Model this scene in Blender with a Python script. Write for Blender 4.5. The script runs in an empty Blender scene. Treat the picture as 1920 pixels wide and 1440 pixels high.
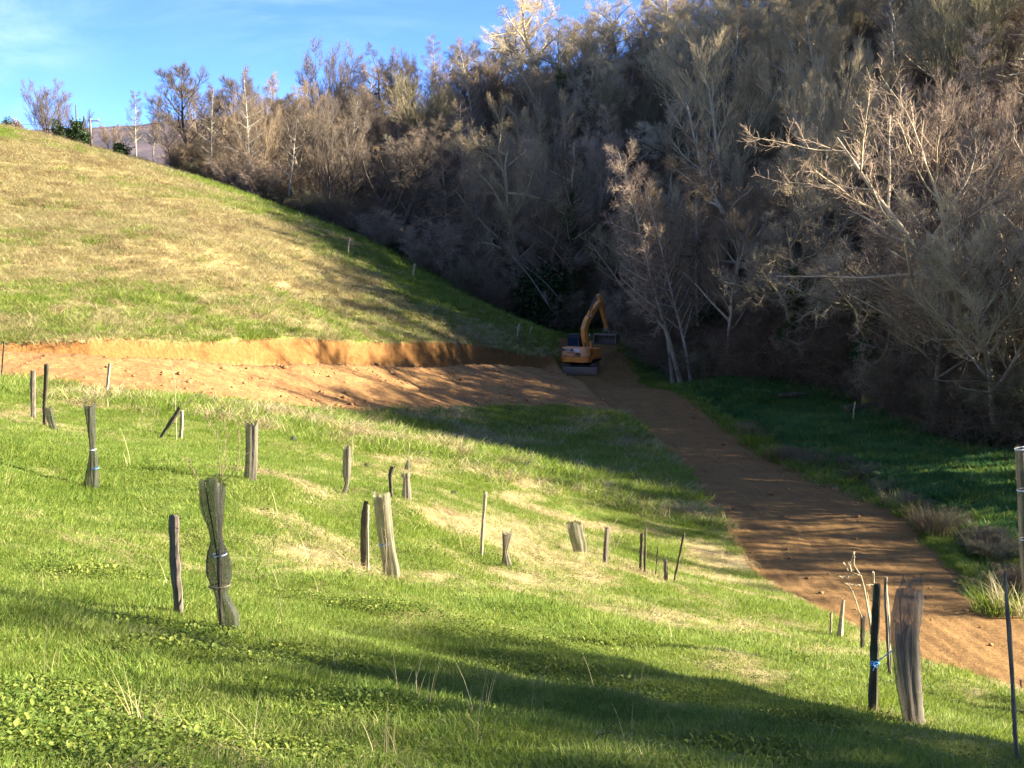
import bpy, bmesh, math, random
import numpy as np
R = math.radians
rng = np.random.default_rng(7)
random.seed(7)
# ------------------------------------------------------------------ camera model
FPX = 2637.0                      # focal length in pixels of the 1920 px wide frame
PITCH = math.atan(290 / FPX)
CP, SP = math.cos(PITCH), math.sin(PITCH)

def ray(px, py):
    a = (px - 960) / FPX; b = (720 - py) / FPX
    return (a, CP + b * SP, -SP + b * CP)

def pt(px, py, Y):
    r = ray(px, py); s = Y / r[1]
    return (r[0] * s, Y, r[2] * s)

# ------------------------------------------------------------------ natural ground: smooth surface through surveyed heights
CTRL = [pt(*p) for p in [
    (960,1440,8.0),(0,1440,6.5),(1920,1440,12.5),(1700,1360,16),(440,1185,13.9),(175,915,24.7),(470,905,27),
    (60,790,39),(745,1080,22),(645,925,30),(760,938,31),(905,1045,28),(1135,1060,32),(1265,1090,33),
    (1450,1090,37.5),(1600,1210,27),(1900,1300,20),(1350,950,48.5),(1200,800,70),(1150,770,74),(900,760,72),
    (900,850,50),(1200,900,53),(1000,950,42),(600,850,42),(600,775,60),(300,850,32),(300,755,47),(0,720,48),
    (200,640,61),(0,640,60),(600,650,72),(850,660,82),(1000,680,90),
    (0,400,90),(0,500,75),(0,240,125),(200,290,125),(400,345,122),(700,460,112),(1000,620,100),
    (500,430,100),(300,450,85),(600,560,85),(850,600,91),
    (1130,610,112),(1200,680,98),(1300,718,88),(1500,800,66),(1600,745,75),(1800,850,58),(1900,960,48),(1920,840,60),
    (1700,1100,36),(1550,950,49),(1400,830,64),(1250,720,84),
]] + [
    (0,0,-1.65),(-4,0,-0.9),(5,0,-3.2),(0,-10,-0.6),(10,-10,-3.8),(-15,0,1.5),(-15,15,-1.6),(-30,30,0.5),(-35,60,-1.0),(-60,60,4),
    (12,8,-6.3),(20,12,-9.6),(20,0,-9),(40,0,-9.5),(14,22,-9.7),(22,28,-9.8),(40,22,-9.6),(70,10,-9),(60,45,-2),
    (30,62,-4.5),(40,80,7),(25,85,-1.5),(60,110,20),(22,105,4),(15,120,3),(0,130,-1),(10,150,10),(20,170,19),(0,172,15.5),
    (-25,180,9),(-20,150,4),(-35,165,5),(60,170,34),(45,130,22),(100,60,12),(90,110,26),(120,150,40),(-12,128,-1),
    (-45,150,8),(-52,185,1),(-80,150,12),(-80,120,13),(-70,90,9),(-50,70,4),(40,45,-6.0),(30,40,-8.8),
    (20,230,20),(-30,240,3),(80,240,38),(-90,230,2),(-120,120,18),(150,-20,-6),(-80,-20,10),(0,-50,3),(150,100,28),
]
CTRL = np.array(CTRL)

def _U(r2):
    return 0.5 * r2 * np.log(r2 + 1e-9)

def _fit():
    n = len(CTRL); xy = CTRL[:, :2] / 50.0
    d2 = ((xy[:, None] - xy[None]) ** 2).sum(-1)
    K = _U(d2) + np.eye(n) * 0.0006
    P = np.hstack([np.ones((n, 1)), xy])
    A = np.zeros((n + 3, n + 3)); A[:n, :n] = K; A[:n, n:] = P; A[n:, :n] = P.T
    return np.linalg.solve(A, np.concatenate([CTRL[:, 2], np.zeros(3)]))
_W = _fit()

def h0(x, y):
    x = np.asarray(x, float); y = np.asarray(y, float); shp = x.shape
    # far from the surveyed area hold the last heights (clamp the argument)
    xc = np.clip(x, -150, 180).ravel() / 50; yc = np.clip(y, -60, 260).ravel() / 50
    out = _W[-3] + _W[-2] * xc + _W[-1] * yc
    c = CTRL[:, :2] / 50.0
    for k in range(len(CTRL)):
        out += _W[k] * _U((xc - c[k, 0]) ** 2 + (yc - c[k, 1]) ** 2)
    return out.reshape(shp)

# ------------------------------------------------------------------ value noise in numpy
def vnoise(x, y, seed=0):
    xi = np.floor(x).astype(np.int64); yi = np.floor(y).astype(np.int64)
    fx = x - xi; fy = y - yi
    fx = fx * fx * (3 - 2 * fx); fy = fy * fy * (3 - 2 * fy)
    def hsh(a, b):
        n = (a * 374761393 + b * 668265263 + seed * 974634777) & 0xFFFFFFFF
        n = ((n ^ (n >> 13)) * 1274126177) & 0xFFFFFFFF
        return ((n ^ (n >> 16)) & 0xFFFF) / 65535.0
    a = hsh(xi, yi); b = hsh(xi + 1, yi); c = hsh(xi, yi + 1); d = hsh(xi + 1, yi + 1)
    return (a * (1 - fx) + b * fx) * (1 - fy) + (c * (1 - fx) + d * fx) * fy

def fbm(x, y, seed=0, octv=4):
    s = 0; a = 0.5; t = 0
    for i in range(octv):
        s = s + a * vnoise(x * 2 ** i, y * 2 ** i, seed + i * 17); t += a; a *= 0.55
    return s / t

def smooth(a, b, v):
    t = np.clip((v - a) / (b - a), 0, 1); return t * t * (3 - 2 * t)

def poly_dist(x, y, P, vals):
    """distance to polyline P, signed (left +), with interpolated values"""
    best = np.full(x.shape, 1e9); side = np.zeros(x.shape); out = [np.zeros(x.shape) for _ in range(vals.shape[1])]
    for i in range(len(P) - 1):
        ax, ay = P[i]; bx, by = P[i + 1]; dx, dy = bx - ax, by - ay; L2 = dx * dx + dy * dy
        t = ((x - ax) * dx + (y - ay) * dy) / L2
        t = np.clip(t, 0, 1)
        ex = x - (ax + t * dx); ey = y - (ay + t * dy); d = np.sqrt(ex * ex + ey * ey)
        m = d < best
        best = np.where(m, d, best)
        side = np.where(m, np.sign(dx * (y - ay) - dy * (x - ax)), side)
        for k in range(len(out)):
            out[k] = np.where(m, vals[i, k] + t * (vals[i + 1, k] - vals[i, k]), out[k])
    return best, side, out

# bench road cut across the slope: centre line pixel, distance
BENCH = np.array([(-40, 55.5, -5.1), (-30, 56.5, -5.2)] + [pt(*p) for p in
        [(0,676,58.5),(200,684,60),(400,687,64.5),(600,688,71),(800,690,79),(950,697,86.5),(1060,704,92),(1120,690,96)]])
# bare strip on the valley floor: left edge / right edge pairs
STRIP_L = [pt(*p) for p in [(1040,640,104),(1045,690,96.0),(1120,745,80),(1190,782,72.5),(1270,868,59),(1350,950,48.5),(1400,1030,42),(1450,1090,37.4),(1540,1165,32.5)]] + [(7.9,28,-9.9),(9.0,23,-10),(10,15,-10)]
STRIP_R = [pt(*p) for p in [(1150,640,108),(1190,690,96.0),(1260,738,82),(1310,760,78),(1440,845,62),(1530,885,56),(1680,940,49.6),(1760,1010,43.5),(1805,1070,39.5),(1825,1120,36),(1940,1190,33)]] + [(13.3,26,-10),(14.4,15,-10)]
STRIP_L = np.array(STRIP_L); STRIP_R = np.array(STRIP_R)

def strip_x(P, y):
    o = np.argsort(P[:, 1]); return np.interp(y, P[o, 1], P[o, 0])

def hit_natural(px, py):
    r = ray(px, py); Y = np.linspace(30, 110, 1600); X = r[0] / r[1] * Y; k = int(np.argmax(r[2] / r[1] * Y <= h0(X, Y))); return (X[k], Y[k])
TOE = np.array([hit_natural(*p) for p in [(-60,698),(0,700),(100,710),(200,732),(350,742),(500,760),(600,767),(700,770),(800,771),(870,763),(950,755),(1050,760),(1170,768)]] + [(8, 77)])
TOE = TOE[np.argsort(TOE[:, 0])]
def features(x, y):
    """height and masks at x, y"""
    x = np.asarray(x, float); y = np.asarray(y, float)
    h = h0(x, y)
    n1 = fbm(x * 0.8, y * 0.8, 3, 3) - 0.5
    far = smooth(140, 260, y)
    # soft relief of the pasture
    h = h + 0.22 * (fbm(x * 0.22, y * 0.22, 11, 3) - 0.5) * smooth(3, 12, y) * (1 - far)
    tus = fbm(x * 2.2, y * 2.2, 5, 3) - 0.5
    near = smooth(45, 20, y)
    # trodden terraces that follow the contour of the near slope
    ter = 0.10 * np.sin(h0(x, y) * 2 * np.pi / 0.85 + 2.0 * fbm(x * 0.3, y * 0.3, 21, 2)) * smooth(5, 9, y) * smooth(36, 26, y) * smooth(9.0, 6.5, x)
    h = h + ter
    # valley floor strip
    xl = strip_x(STRIP_L, y) + 0.25 * (fbm(x * 0 + 3.3, y * 0.5, 9, 3) - 0.5); xr = strip_x(STRIP_R, y) + 0.9 * (fbm(x * 0 + 8.3, y * 0.45, 19, 3) - 0.5)
    yin = smooth(107, 104, y) * smooth(10, 13, y)
    mid = (xl + xr) / 2; hw = np.maximum((xr - xl) / 2, 0.5)
    sd = hw - np.abs(x - mid)                       # >0 inside
    sd = np.where(yin > 0, sd, -5)
    zf = h0(mid, y) - 0.22 + (x - mid) * -0.02
    s_in = smooth(-0.45, 0.05, sd) * yin
    h = h * (1 - s_in) + zf * s_in
    # ruts and ridges left by the tracks along the strip
    u = (x - mid) / hw
    rut = 0.013 * np.sin(u * 13.0 + 2.5 * fbm(x * 0.4, y * .12, 31, 2)) * smooth(0.35, 0.6, fbm(x * 0.5, y * 0.15, 37, 2)) + 0.008 * np.sin(u * 37 + 3 * fbm(x, y * .2, 31, 2)) + 0.08 * (fbm(u * 2.5 + 40, y * 0.3, 33, 4) - 0.5) + 0.07 * (fbm(x * 1.8, y * 1.1, 35, 5) - 0.5)
    h = h + rut * smooth(0.0, 0.5, sd) * yin
    # bench: cut above, fill below
    d, side, (zb,) = poly_dist(x, y, BENCH[:, :2], BENCH[:, 2:3])
    w = 1.35
    up = side > 0
    cutz = zb + np.maximum(d - w, 0) * 2.4 + 0.25 * (fbm(x * 1.6, y * 1.6, 49, 3) - 0.5) + 0.16 * (fbm(x * 3.4 + y * 2.0, x * 0 + 2.0, 53, 3) - 0.5)
    ewob = 1.0 * (fbm(x * 0.35 + 9, y * 0.35, 41, 3) - 0.5)
    fillz = zb - 0.06 * d - np.maximum(d - w, 0) * (0.42 + 0.1 * ewob)
    benchend = smooth(3.5, 1.0, x)                  # the road runs out on the valley floor
    hb = np.where(d < w, np.where(up, zb, zb - 0.05 * d), np.where(up, np.minimum(h, cutz), np.maximum(h, fillz)))
    lumps = 0.15 * (fbm(x * 1.7, y * 1.7, 43, 4) - 0.5) + 0.10 * (fbm(x * 4.5, y * 4.5, 45, 3) - 0.5)
    isfill = (~up) & (d >= w) & (fillz > h)
    iscut = up & (d >= w) & (cutz < h)
    ytoe = np.interp(x, TOE[:, 0], TOE[:, 1])
    spoil = (y - ytoe) * 1.0 + 1.6 * (fbm(x * 0.7, y * 0.5, 47, 4) - 0.5)      # >0 on the dumped earth
    spoil = np.where((~up) & (x < 7), spoil, -1)
    spf = smooth(0.0, 1.6, spoil) * (~up)
    fillz = np.maximum(fillz, np.where(spf > 0, h + 0.25 * spf, -99))
    dcut = np.where(up, (h - cutz), (fillz - h))     # >0 where dug or dumped
    bench = np.where(d < w, 1.0, np.clip(dcut * 3.0 + 0.05, -1, 1)) 
    bench = np.where((~up) & (d >= w), np.maximum(bench, np.clip(spoil * 1.2, -1, 1)), bench)
    bench = np.where(benchend > 0.02, bench, -1)
    bb = smooth(-0.05, 0.15, bench) * benchend
    h = h * (1 - bb) + (hb + lumps * np.where(up & (d > w), 0.25, np.where(d < w, 0.4, 1.0))) * bb
    dirt = np.maximum(np.clip((sd + np.where(x < mid, 0.38 * smooth(32, 36, y) * smooth(60, 50, y), 0)) * 4.5, -1, 1), np.where(benchend > 0.3, bench, -1))
    apron = np.minimum(np.minimum((y - ytoe) * 0.8, (x + 3) * 1.0), np.minimum(xl + 0.8 - x, 103 - y))
    apron = np.minimum(apron, np.where(up, (1.35 + 0.6 - d), 9)) + 1.0 * (fbm(x * 0.7, y * 0.5, 47, 4) - 0.5)
    dirt = np.maximum(dirt, np.clip(apron, -1, 1))
    dirt = np.maximum(dirt, -1)
    grassm = smooth(0.1, -0.3, dirt)
    h = h + 0.10 * tus * grassm * smooth(2, 8, y) * smooth(160, 120, y)
    # small ditch just right of the strip
    dd = x - (xr + 1.1)
    h = h - 0.55 * np.exp(-(dd / 0.55) ** 2) * smooth(12, 20, y) * smooth(92, 80, y)
    h = np.where(y > 260, h * (1 - far) + h * far, h)
    h = h - smooth(190, 520, y) * 45 + 0 * x
    cut = np.where(iscut & (bench > 0.1), 1.0, 0.0)
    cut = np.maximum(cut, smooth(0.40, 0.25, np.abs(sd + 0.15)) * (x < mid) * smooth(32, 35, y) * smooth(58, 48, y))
    return h, dirt, bench, sd, cut, u

def hz(x, y):
    return float(features(np.array([float(x)]), np.array([float(y)]))[0][0])

def hit(px, py, y0=4.0, y1=190.0):
    """first ground point seen through a photograph pixel"""
    r = ray(px, py); Y = np.exp(np.linspace(math.log(y0), math.log(y1), 1500))
    X = r[0] / r[1] * Y; Z = r[2] / r[1] * Y
    H = features(X, Y)[0]
    k = np.argmax(Z <= H)
    if Z[k] > H[k]: return None
    a, b = (Z - H)[k - 1], (Z - H)[k]
    t = a / (a - b) if k else 0
    Yh = Y[k - 1] + t * (Y[k] - Y[k - 1]) if k else Y[0]
    return (r[0] / r[1] * Yh, Yh, float(features(np.array([r[0] / r[1] * Yh]), np.array([Yh]))[0][0]))

# wood boundary: the forest floor lies right of / beyond this line (x, y)
EDGE = np.array([pt(*p)[:2] for p in [(250,300,132),(330,322,130),(450,352,127),(560,400,122),(700,462,116),(850,535,110),(1000,598,108),(1100,625,112)]] +
                [pt(*p)[:2] for p in [(1185,675,103),(1290,722,88),(1340,726,86),(1480,742,80),(1600,748,75),(1700,800,67),(1800,835,61),(1920,850,59)]] + [(30,54),(45,50),(80,40)])
def wood_mask(x, y):
    ye = np.interp(x, EDGE[:, 0], EDGE[:, 1])
    m = y - ye + 2.2 * (fbm(x * 0.3, y * 0.3, 51, 3) - 0.5)
    return np.where(x < EDGE[0, 0], np.where(y > 128, (x - EDGE[0, 0]) * 0.5, -5), m)

def dryness(x, y):
    """0 lush green .. 1 bleached straw"""
    n = fbm(x * 0.16, y * 0.16, 61, 4); n2 = fbm(x * 0.7, y * 0.7, 63, 3); n3 = fbm(x * 0.05 + 4, y * 0.12, 67, 3)
    d, side, _ = poly_dist(x, y, BENCH[:, :2], BENCH[:, 2:3])
    upper = (side > 0) & (y > 50) & (x < 12)
    # upper hill: straw on the top and left, greener towards the wood edge
    ye = np.interp(x, EDGE[:, 0], EDGE[:, 1])
    up = 0.88 - 0.75 * smooth(22, 3, ye - y) * smooth(-40, -22, x) - 0.35 * smooth(4, 14, 86 - y) * smooth(-4, 8, y - 58) + 0.9 * (n - 0.5) + 0.55 * (n2 - 0.5)
    up = up - 0.3 * smooth(-20, -6, x)
    up = up - 0.9 * smooth(4, 1, np.hypot((x + 45.5), (y - 113) * 0.4) - 1.5)
    lo = 0.15 + 0.25 * smooth(15, 32, y) + 0.85 * (n - 0.5) + 1.5 * (n2 - 0.5)
    lo = lo - 0.40 * smooth(38, 30, y) * smooth(-2, -12, x)
    lo = lo + 0.10 * smooth(3, 8, x) * smooth(12, 20, y) - 0.22 * smooth(44, 50, y) * smooth(-4, 0, x)
    mead = 0.08 + 0.5 * (n - 0.5)
    right = x > strip_x(STRIP_R, y)
    v = np.where(upper, up, lo)
    v = np.where(right & (y > 12), mead, v)
    return np.clip(v, 0, 1)
# ------------------------------------------------------------------ scene, camera, light
scene = bpy.context.scene
COL = scene.collection
cam_d = bpy.data.cameras.new("camera"); cam = bpy.data.objects.new("camera", cam_d); COL.objects.link(cam)
cam_d.sensor_fit = 'HORIZONTAL'; cam_d.sensor_width = 36; cam_d.lens = 36 * FPX / 1920
cam.location = (0, 0, 0); cam.rotation_euler = (R(90) - PITCH, 0, 0)
cam_d.clip_start = 0.05; cam_d.clip_end = 9000
scene.camera = cam
scene.view_settings.view_transform = 'Standard'; scene.view_settings.look = 'None'
scene.view_settings.exposure = 2.9; scene.view_settings.gamma = 1.0
SUN_AZ, SUN_EL = 95.0, 22.0       # azimuth from +Y towards +X
sd_ = bpy.data.lights.new("sun", 'SUN'); sun = bpy.data.objects.new("sun", sd_); COL.objects.link(sun)
sd_.energy = 4.3; sd_.angle = R(0.6); sd_.color = (1.0, 0.89, 0.71)
sun.rotation_euler = (R(90 - SUN_EL), 0, R(180 - SUN_AZ))
world = bpy.data.worlds.new("World"); scene.world = world; world.use_nodes = True

class NT:
    """tiny helper for building node trees"""
    def __init__(s, tree): s.t = tree; s.t.nodes.clear()
    def n(s, typ, ins=None, **props):
        nd = s.t.nodes.new(typ)
        for k, v in props.items(): setattr(nd, k, v)
        for k, v in (ins or {}).items():
            sock = nd.inputs[k]
            if isinstance(v, tuple) and len(v) == 2 and hasattr(v[0], 'outputs'): s.t.links.new(v[0].outputs[v[1]], sock)
            elif hasattr(v, 'outputs'): s.t.links.new(v.outputs[0], sock)
            else:
                if sock.type == 'RGBA' and len(v) == 3: v = (*v, 1)
                sock.default_value = v
        return nd
    def math(s, op, a, b=0.5, c=None, clamp=False):
        nd = s.n('ShaderNodeMath', {0: a, 1: b} if c is None else {0: a, 1: b, 2: c}, operation=op); nd.use_clamp = clamp; return nd
    def mix(s, f, a, b, blend='MIX'):
        nd = s.n('ShaderNodeMix', data_type='RGBA', blend_type=blend)
        for k, v in ((0, f), (6, a), (7, b)):
            sock = nd.inputs[k]
            if isinstance(v, tuple) and len(v) == 2 and hasattr(v[0], 'outputs'): s.t.links.new(v[0].outputs[v[1]], sock)
            elif hasattr(v, 'outputs'): s.t.links.new(v.outputs[0 if v.bl_idname != 'ShaderNodeMix' else 2], sock)
            else: sock.default_value = (*v, 1) if (isinstance(v, tuple) and len(v) == 3) else v
        return nd
    def noise(s, vec, scale, detail=4, rough=0.55, dist=0.0):
        return s.n('ShaderNodeTexNoise', {'Vector': vec, 'Scale': scale, 'Detail': detail, 'Roughness': rough, 'Distortion': dist})
    def ramp(s, fac, stops, interp='LINEAR'):
        nd = s.n('ShaderNodeValToRGB', {'Fac': fac}); cr = nd.color_ramp; cr.interpolation = interp
        while len(cr.elements) < len(stops): cr.elements.new(0.5)
        for e, (p, c) in zip(cr.elements, stops): e.position = p; e.color = (*c, 1) if len(c) == 3 else c
        return nd
    def maprange(s, v, a, b, c=0.0, d=1.0):
        return s.n('ShaderNodeMapRange', {'Value': v, 'From Min': a, 'From Max': b, 'To Min': c, 'To Max': d})
    def link(s, a, ao, b, bi): s.t.links.new(a.outputs[ao], b.inputs[bi])

def new_mat(name):
    m = bpy.data.materials.new(name); m.use_nodes = True; return m, NT(m.node_tree)
def M2(v): return (v, 2) if v.bl_idname == 'ShaderNodeMix' else v

def finish(nt, color, rough=0.8, bump=None, bump_d=0.02, bump_s=0.6, spec=0.3, metallic=0.0, alpha=None, coat=0.0):
    b = nt.n('ShaderNodeBsdfPrincipled', {'Base Color': M2(color) if hasattr(color, 'outputs') else color, 'Roughness': rough, 'Specular IOR Level': spec, 'Metallic': metallic, 'Coat Weight': coat})
    if bump is not None:
        bn = nt.n('ShaderNodeBump', {'Height': bump, 'Distance': bump_d, 'Strength': bump_s}); nt.link(bn, 0, b, 'Normal')
    if alpha is not None: nt.t.links.new(alpha.outputs[0], b.inputs['Alpha'])
    o = nt.n('ShaderNodeOutputMaterial', {'Surface': b}); return b

# sky: clear winter blue with a few thin wisps
w = NT(world.node_tree)
sky = w.n('ShaderNodeTexSky', sky_type='NISHITA', sun_disc=False, sun_elevation=R(SUN_EL), sun_rotation=R(SUN_AZ), air_density=0.35, dust_density=0.0, ozone_density=3.0, altitude=2500)
tc = w.n('ShaderNodeTexCoord')
mp = w.n('ShaderNodeMapping', {'Vector': (tc, 'Generated'), 'Rotation': (0, 0.35, 0), 'Scale': (1.0, 1.0, 3.2)})
c1 = w.noise(mp, 6.0, 7, 0.6, 0.8)
c2 = w.noise((tc, 'Generated'), 2.2, 3, 0.5)
cm = w.math('MULTIPLY', w.maprange(c1, 0.44, 0.74), w.maprange(c2, 0.36, 0.56))
cm = w.math('MULTIPLY', cm, 0.6)
hs = w.n('ShaderNodeHueSaturation', {'Saturation': 1.0, 'Value': 0.62, 'Color': (w.mix(1.0, sky, (0.53, 0.63, 0.80), 'MULTIPLY'), 2)})
mixc = w.mix(cm, hs, (1.15, 1.45, 1.8))
bg = w.n('ShaderNodeBackground', {'Color': (mixc, 2), 'Strength': 0.15})
w.n('ShaderNodeOutputWorld', {'Surface': bg})

# ------------------------------------------------------------------ mesh helpers
def mesh_np(name, verts, faces, mats=(), smooth_=True, mat_idx=None):
    """verts (n,3) array, faces (m,3|4) array or list of arrays"""
    me = bpy.data.meshes.new(name)
    fl = faces if isinstance(faces, list) else [faces]
    fl = [f for f in fl if len(f)]
    loops = np.concatenate([f.ravel() for f in fl]).astype(np.int32)
    sizes = np.concatenate([np.full(len(f), f.shape[1]) for f in fl]).astype(np.int32)
    me.vertices.add(len(verts)); me.vertices.foreach_set('co', np.asarray(verts, np.float32).ravel())
    me.loops.add(len(loops)); me.loops.foreach_set('vertex_index', loops)
    me.polygons.add(len(sizes)); me.polygons.foreach_set('loop_start', (np.cumsum(sizes) - sizes).astype(np.int32))
    if smooth_: me.polygons.foreach_set('use_smooth', np.ones(len(sizes), bool))
    if mat_idx is not None: me.polygons.foreach_set('material_index', np.asarray(mat_idx, np.int32))
    for m in mats: me.materials.append(m)
    me.update(calc_edges=True); me.validate(clean_customdata=False)
    return me

def link(name, data, parent=None, loc=None):
    o = bpy.data.objects.new(name, data); COL.objects.link(o)
    if parent is not None: o.parent = parent
    if loc is not None: o.location = loc
    return o

def tag(o, label=None, cat=None, group=None, kind=None):
    if label: o['label'] = label
    if cat: o['category'] = cat
    if group: o['group'] = group
    if kind: o['kind'] = kind
    return o

def empty(name, loc, label, cat, group=None, rz=0.0):
    o = bpy.data.objects.new(name, None); COL.objects.link(o); o.empty_display_size = 0.2
    o.location = loc; o.rotation_euler = (0, 0, rz)
    return tag(o, label, cat, group)

class MB:
    """collects boxes, tubes and plates for one mesh"""
    def __init__(s): s.v = []; s.f = []; s.n = 0
    def add(s, v, f):
        v = np.asarray(v, float); s.v.append(v); s.f += [tuple(int(i) + s.n for i in q) for q in f]; s.n += len(v)
    def box(s, c, size, rot=None):
        hx, hy, hz_ = [q / 2 for q in size]
        v = np.array([(a * hx, b * hy, c_ * hz_) for a in (-1, 1) for b in (-1, 1) for c_ in (-1, 1)])
        if rot is not None: v = v @ np.array(rot).T
        v = v + np.array(c)
        s.add(v, [(0,1,3,2),(4,6,7,5),(0,4,5,1),(2,3,7,6),(0,2,6,4),(1,5,7,3)])
    def tube(s, pts, rad, sides=8, cap=True, squash=1.0, wob=0.0):
        P = np.asarray(pts, float); K = len(P); rad = np.broadcast_to(np.asarray(rad, float), (K,))
        T = np.gradient(P, axis=0); T /= np.linalg.norm(T, axis=1)[:, None] + 1e-9
        ref = np.array([0, 1.0, 0]) if abs(T[0][1]) < 0.8 else np.array([1.0, 0, 0])
        A = np.cross(T, ref); A /= np.linalg.norm(A, axis=1)[:, None]; B = np.cross(T, A)
        an = np.arange(sides) * 2 * np.pi / sides
        rr = rad[:, None] * (1 + wob * np.sin(an * 3 + 1)[None] + wob * np.cos(an * 2)[None])
        V = P[:, None] + A[:, None] * (np.cos(an)[None, :, None] * rr[..., None]) + B[:, None] * (np.sin(an)[None, :, None] * rr[..., None] * squash)
        f = []
        for k in range(K - 1):
            for j in range(sides):
                j2 = (j + 1) % sides; f.append((k * sides + j, k * sides + j2, (k + 1) * sides + j2, (k + 1) * sides + j))
        if cap: f.append(tuple(range(sides))[::-1]); f.append(tuple((K - 1) * sides + j for j in range(sides)))
        s.add(V.reshape(-1, 3), f)
    def prism(s, poly, x0, x1, axis=0):
        """polygon in the (y,z) plane extruded along x"""
        n = len(poly); v = [(x0, p[0], p[1]) for p in poly] + [(x1, p[0], p[1]) for p in poly]
        f = [tuple(range(n))[::-1], tuple(range(n, 2 * n))] + [(i, (i + 1) % n, n + (i + 1) % n, n + i) for i in range(n)]
        s.add(v, f)
    def build(s, name, mats, parent=None, bevel=0.0, smooth_=False, seg=2):
        me = bpy.data.meshes.new(name); me.from_pydata(np.concatenate(s.v).tolist(), [], s.f)
        mats = mats if isinstance(mats, (list, tuple)) else [mats]
        for m in mats: me.materials.append(m)
        if smooth_: me.polygons.foreach_set('use_smooth', [True] * len(me.polygons))
        me.update()
        o = link(name, me, parent)
        if bevel:
            b = o.modifiers.new('bevel', 'BEVEL'); b.width = bevel; b.segments = seg; b.limit_method = 'ANGLE'; b.angle_limit = R(40)
        return o
# ------------------------------------------------------------------ ground sheet
def spaced(lo, hi, f):
    out = [lo]
    while out[-1] < hi: out.append(out[-1] + f(out[-1]))
    return out
ys = spaced(-60, -2, lambda y: 2.0) + spaced(0.0, 200, lambda y: 0.0036 * (y + 9) if y > 4 else 0.3)[0:]
ys = np.array(ys + spaced(ys[-1] + 1, 4200, lambda y: 0.06 * (y - 150)))
us = np.array(sorted(set(np.round(np.concatenate([np.arange(-0.46, 0.4601, 0.00155), np.arange(-1.2, 1.2, 0.02), np.arange(-4, 4.01, 0.2)]), 5))))
UU, YY = np.meshgrid(us, ys)
XX = UU * (np.maximum(YY, 0) + 10)
H, DIRT, BEN, SDF, CUT, UST = features(XX, YY)
nr, nc = XX.shape
idx = np.arange(nr * nc).reshape(nr, nc)
F = np.stack([idx[:-1, :-1], idx[:-1, 1:], idx[1:, 1:], idx[1:, :-1]], -1).reshape(-1, 4)
gme = mesh_np('ground', np.stack([XX, YY, H], -1).reshape(-1, 3), F)
def shade_tint(x, y): return smooth(0.0, 1.5, x - strip_x(STRIP_R, y)) * smooth(30, 40, y)  # where the right meadow's shade is put into the grass colour
def attr(me, name, arr):
    a = me.attributes.new(name, 'FLOAT', 'POINT'); a.data.foreach_set('value', np.asarray(arr, np.float32).ravel())
attr(gme, 'dirt', DIRT); attr(gme, 'wood', np.clip(wood_mask(XX, YY) / 3, -1, 1))
attr(gme, 'dry', dryness(XX, YY)); attr(gme, 'strip', np.where((SDF > -0.5) & (XX > 3), 1.0, 0.0) * smooth(1.0, 5.0, XX))
attr(gme, 'across', UST)
attr(gme, 'cut', CUT); attr(gme, 'lush', shade_tint(XX, YY))  # last attribute carries the painted shade of the right meadow
gm, g = new_mat('meadow_and_earth')
geo = g.n('ShaderNodeNewGeometry'); pos = (geo, 'Position')
A = {k: g.n('ShaderNodeAttribute', attribute_name=k) for k in ('dirt', 'wood', 'dry', 'strip', 'across', 'cut', 'lush')}
def fac(k): return (A[k], 'Fac')
nA = g.noise(pos, 0.9, 6, 0.6); nB = g.noise(pos, 6.0, 5, 0.65); nC = g.noise(pos, 38.0, 3, 0.6); nD = g.noise(pos, 0.25, 3, 0.5)
# flattened blades: noise stretched along the slope
mp = g.n('ShaderNodeMapping', {'Vector': pos, 'Rotation': (0, 0, 0.5), 'Scale': (3.0, 9.0, 6.0)})
nS = g.noise(mp, 1.0, 6, 0.7, 0.6)
green = g.ramp(nS, [(0.25, (0.03, 0.055, 0.010)), (0.5, (0.085, 0.13, 0.018)), (0.72, (0.16, 0.19, 0.035))])
straw = g.ramp(nS, [(0.25, (0.18, 0.135, 0.06)), (0.5, (0.34, 0.27, 0.125)), (0.75, (0.48, 0.40, 0.21))])
dryf = g.math('ADD', fac('dry'), g.math('MULTIPLY', g.math('SUBTRACT', nB, 0.5), 0.9))
dryf = g.maprange(dryf, 0.15, 0.92)
shade_greenc = g.ramp(nS, [(0.25, (0.012, 0.050, 0.018)), (0.5, (0.028, 0.105, 0.040)), (0.72, (0.06, 0.16, 0.060))])
green = g.mix(g.math('MULTIPLY', fac('lush'), 0.7), green, shade_greenc)  # ground green turned darker and cooler to paint in the meadow's shade
grassc = g.mix(dryf, (green, 2), straw)
# earth
mpr = g.n('ShaderNodeCombineXYZ', {0: fac('across'), 1: 0.0, 2: 0.0})
nR = g.noise(g.n('ShaderNodeVectorMath', {0: mpr, 1: (9.0, 1, 1)}, operation='MULTIPLY'), 1.0, 4, 0.7)
clay = g.ramp(nA, [(0.3, (0.21, 0.115, 0.042)), (0.5, (0.32, 0.18, 0.064)), (0.7, (0.43, 0.26, 0.10))])
clay2 = g.mix(g.maprange(nB, 0.35, 0.62), (0.19, 0.095, 0.045), clay)
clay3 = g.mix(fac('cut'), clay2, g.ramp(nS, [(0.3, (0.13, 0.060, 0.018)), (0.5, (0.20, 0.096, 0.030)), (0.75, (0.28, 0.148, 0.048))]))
wet = g.ramp(nR, [(0.3, (0.105, 0.058, 0.022)), (0.5, (0.205, 0.115, 0.041)), (0.68, (0.30, 0.178, 0.066))])
wet2 = g.mix(g.maprange(nA, 0.38, 0.62), wet, (0.25, 0.145, 0.052))
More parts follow.
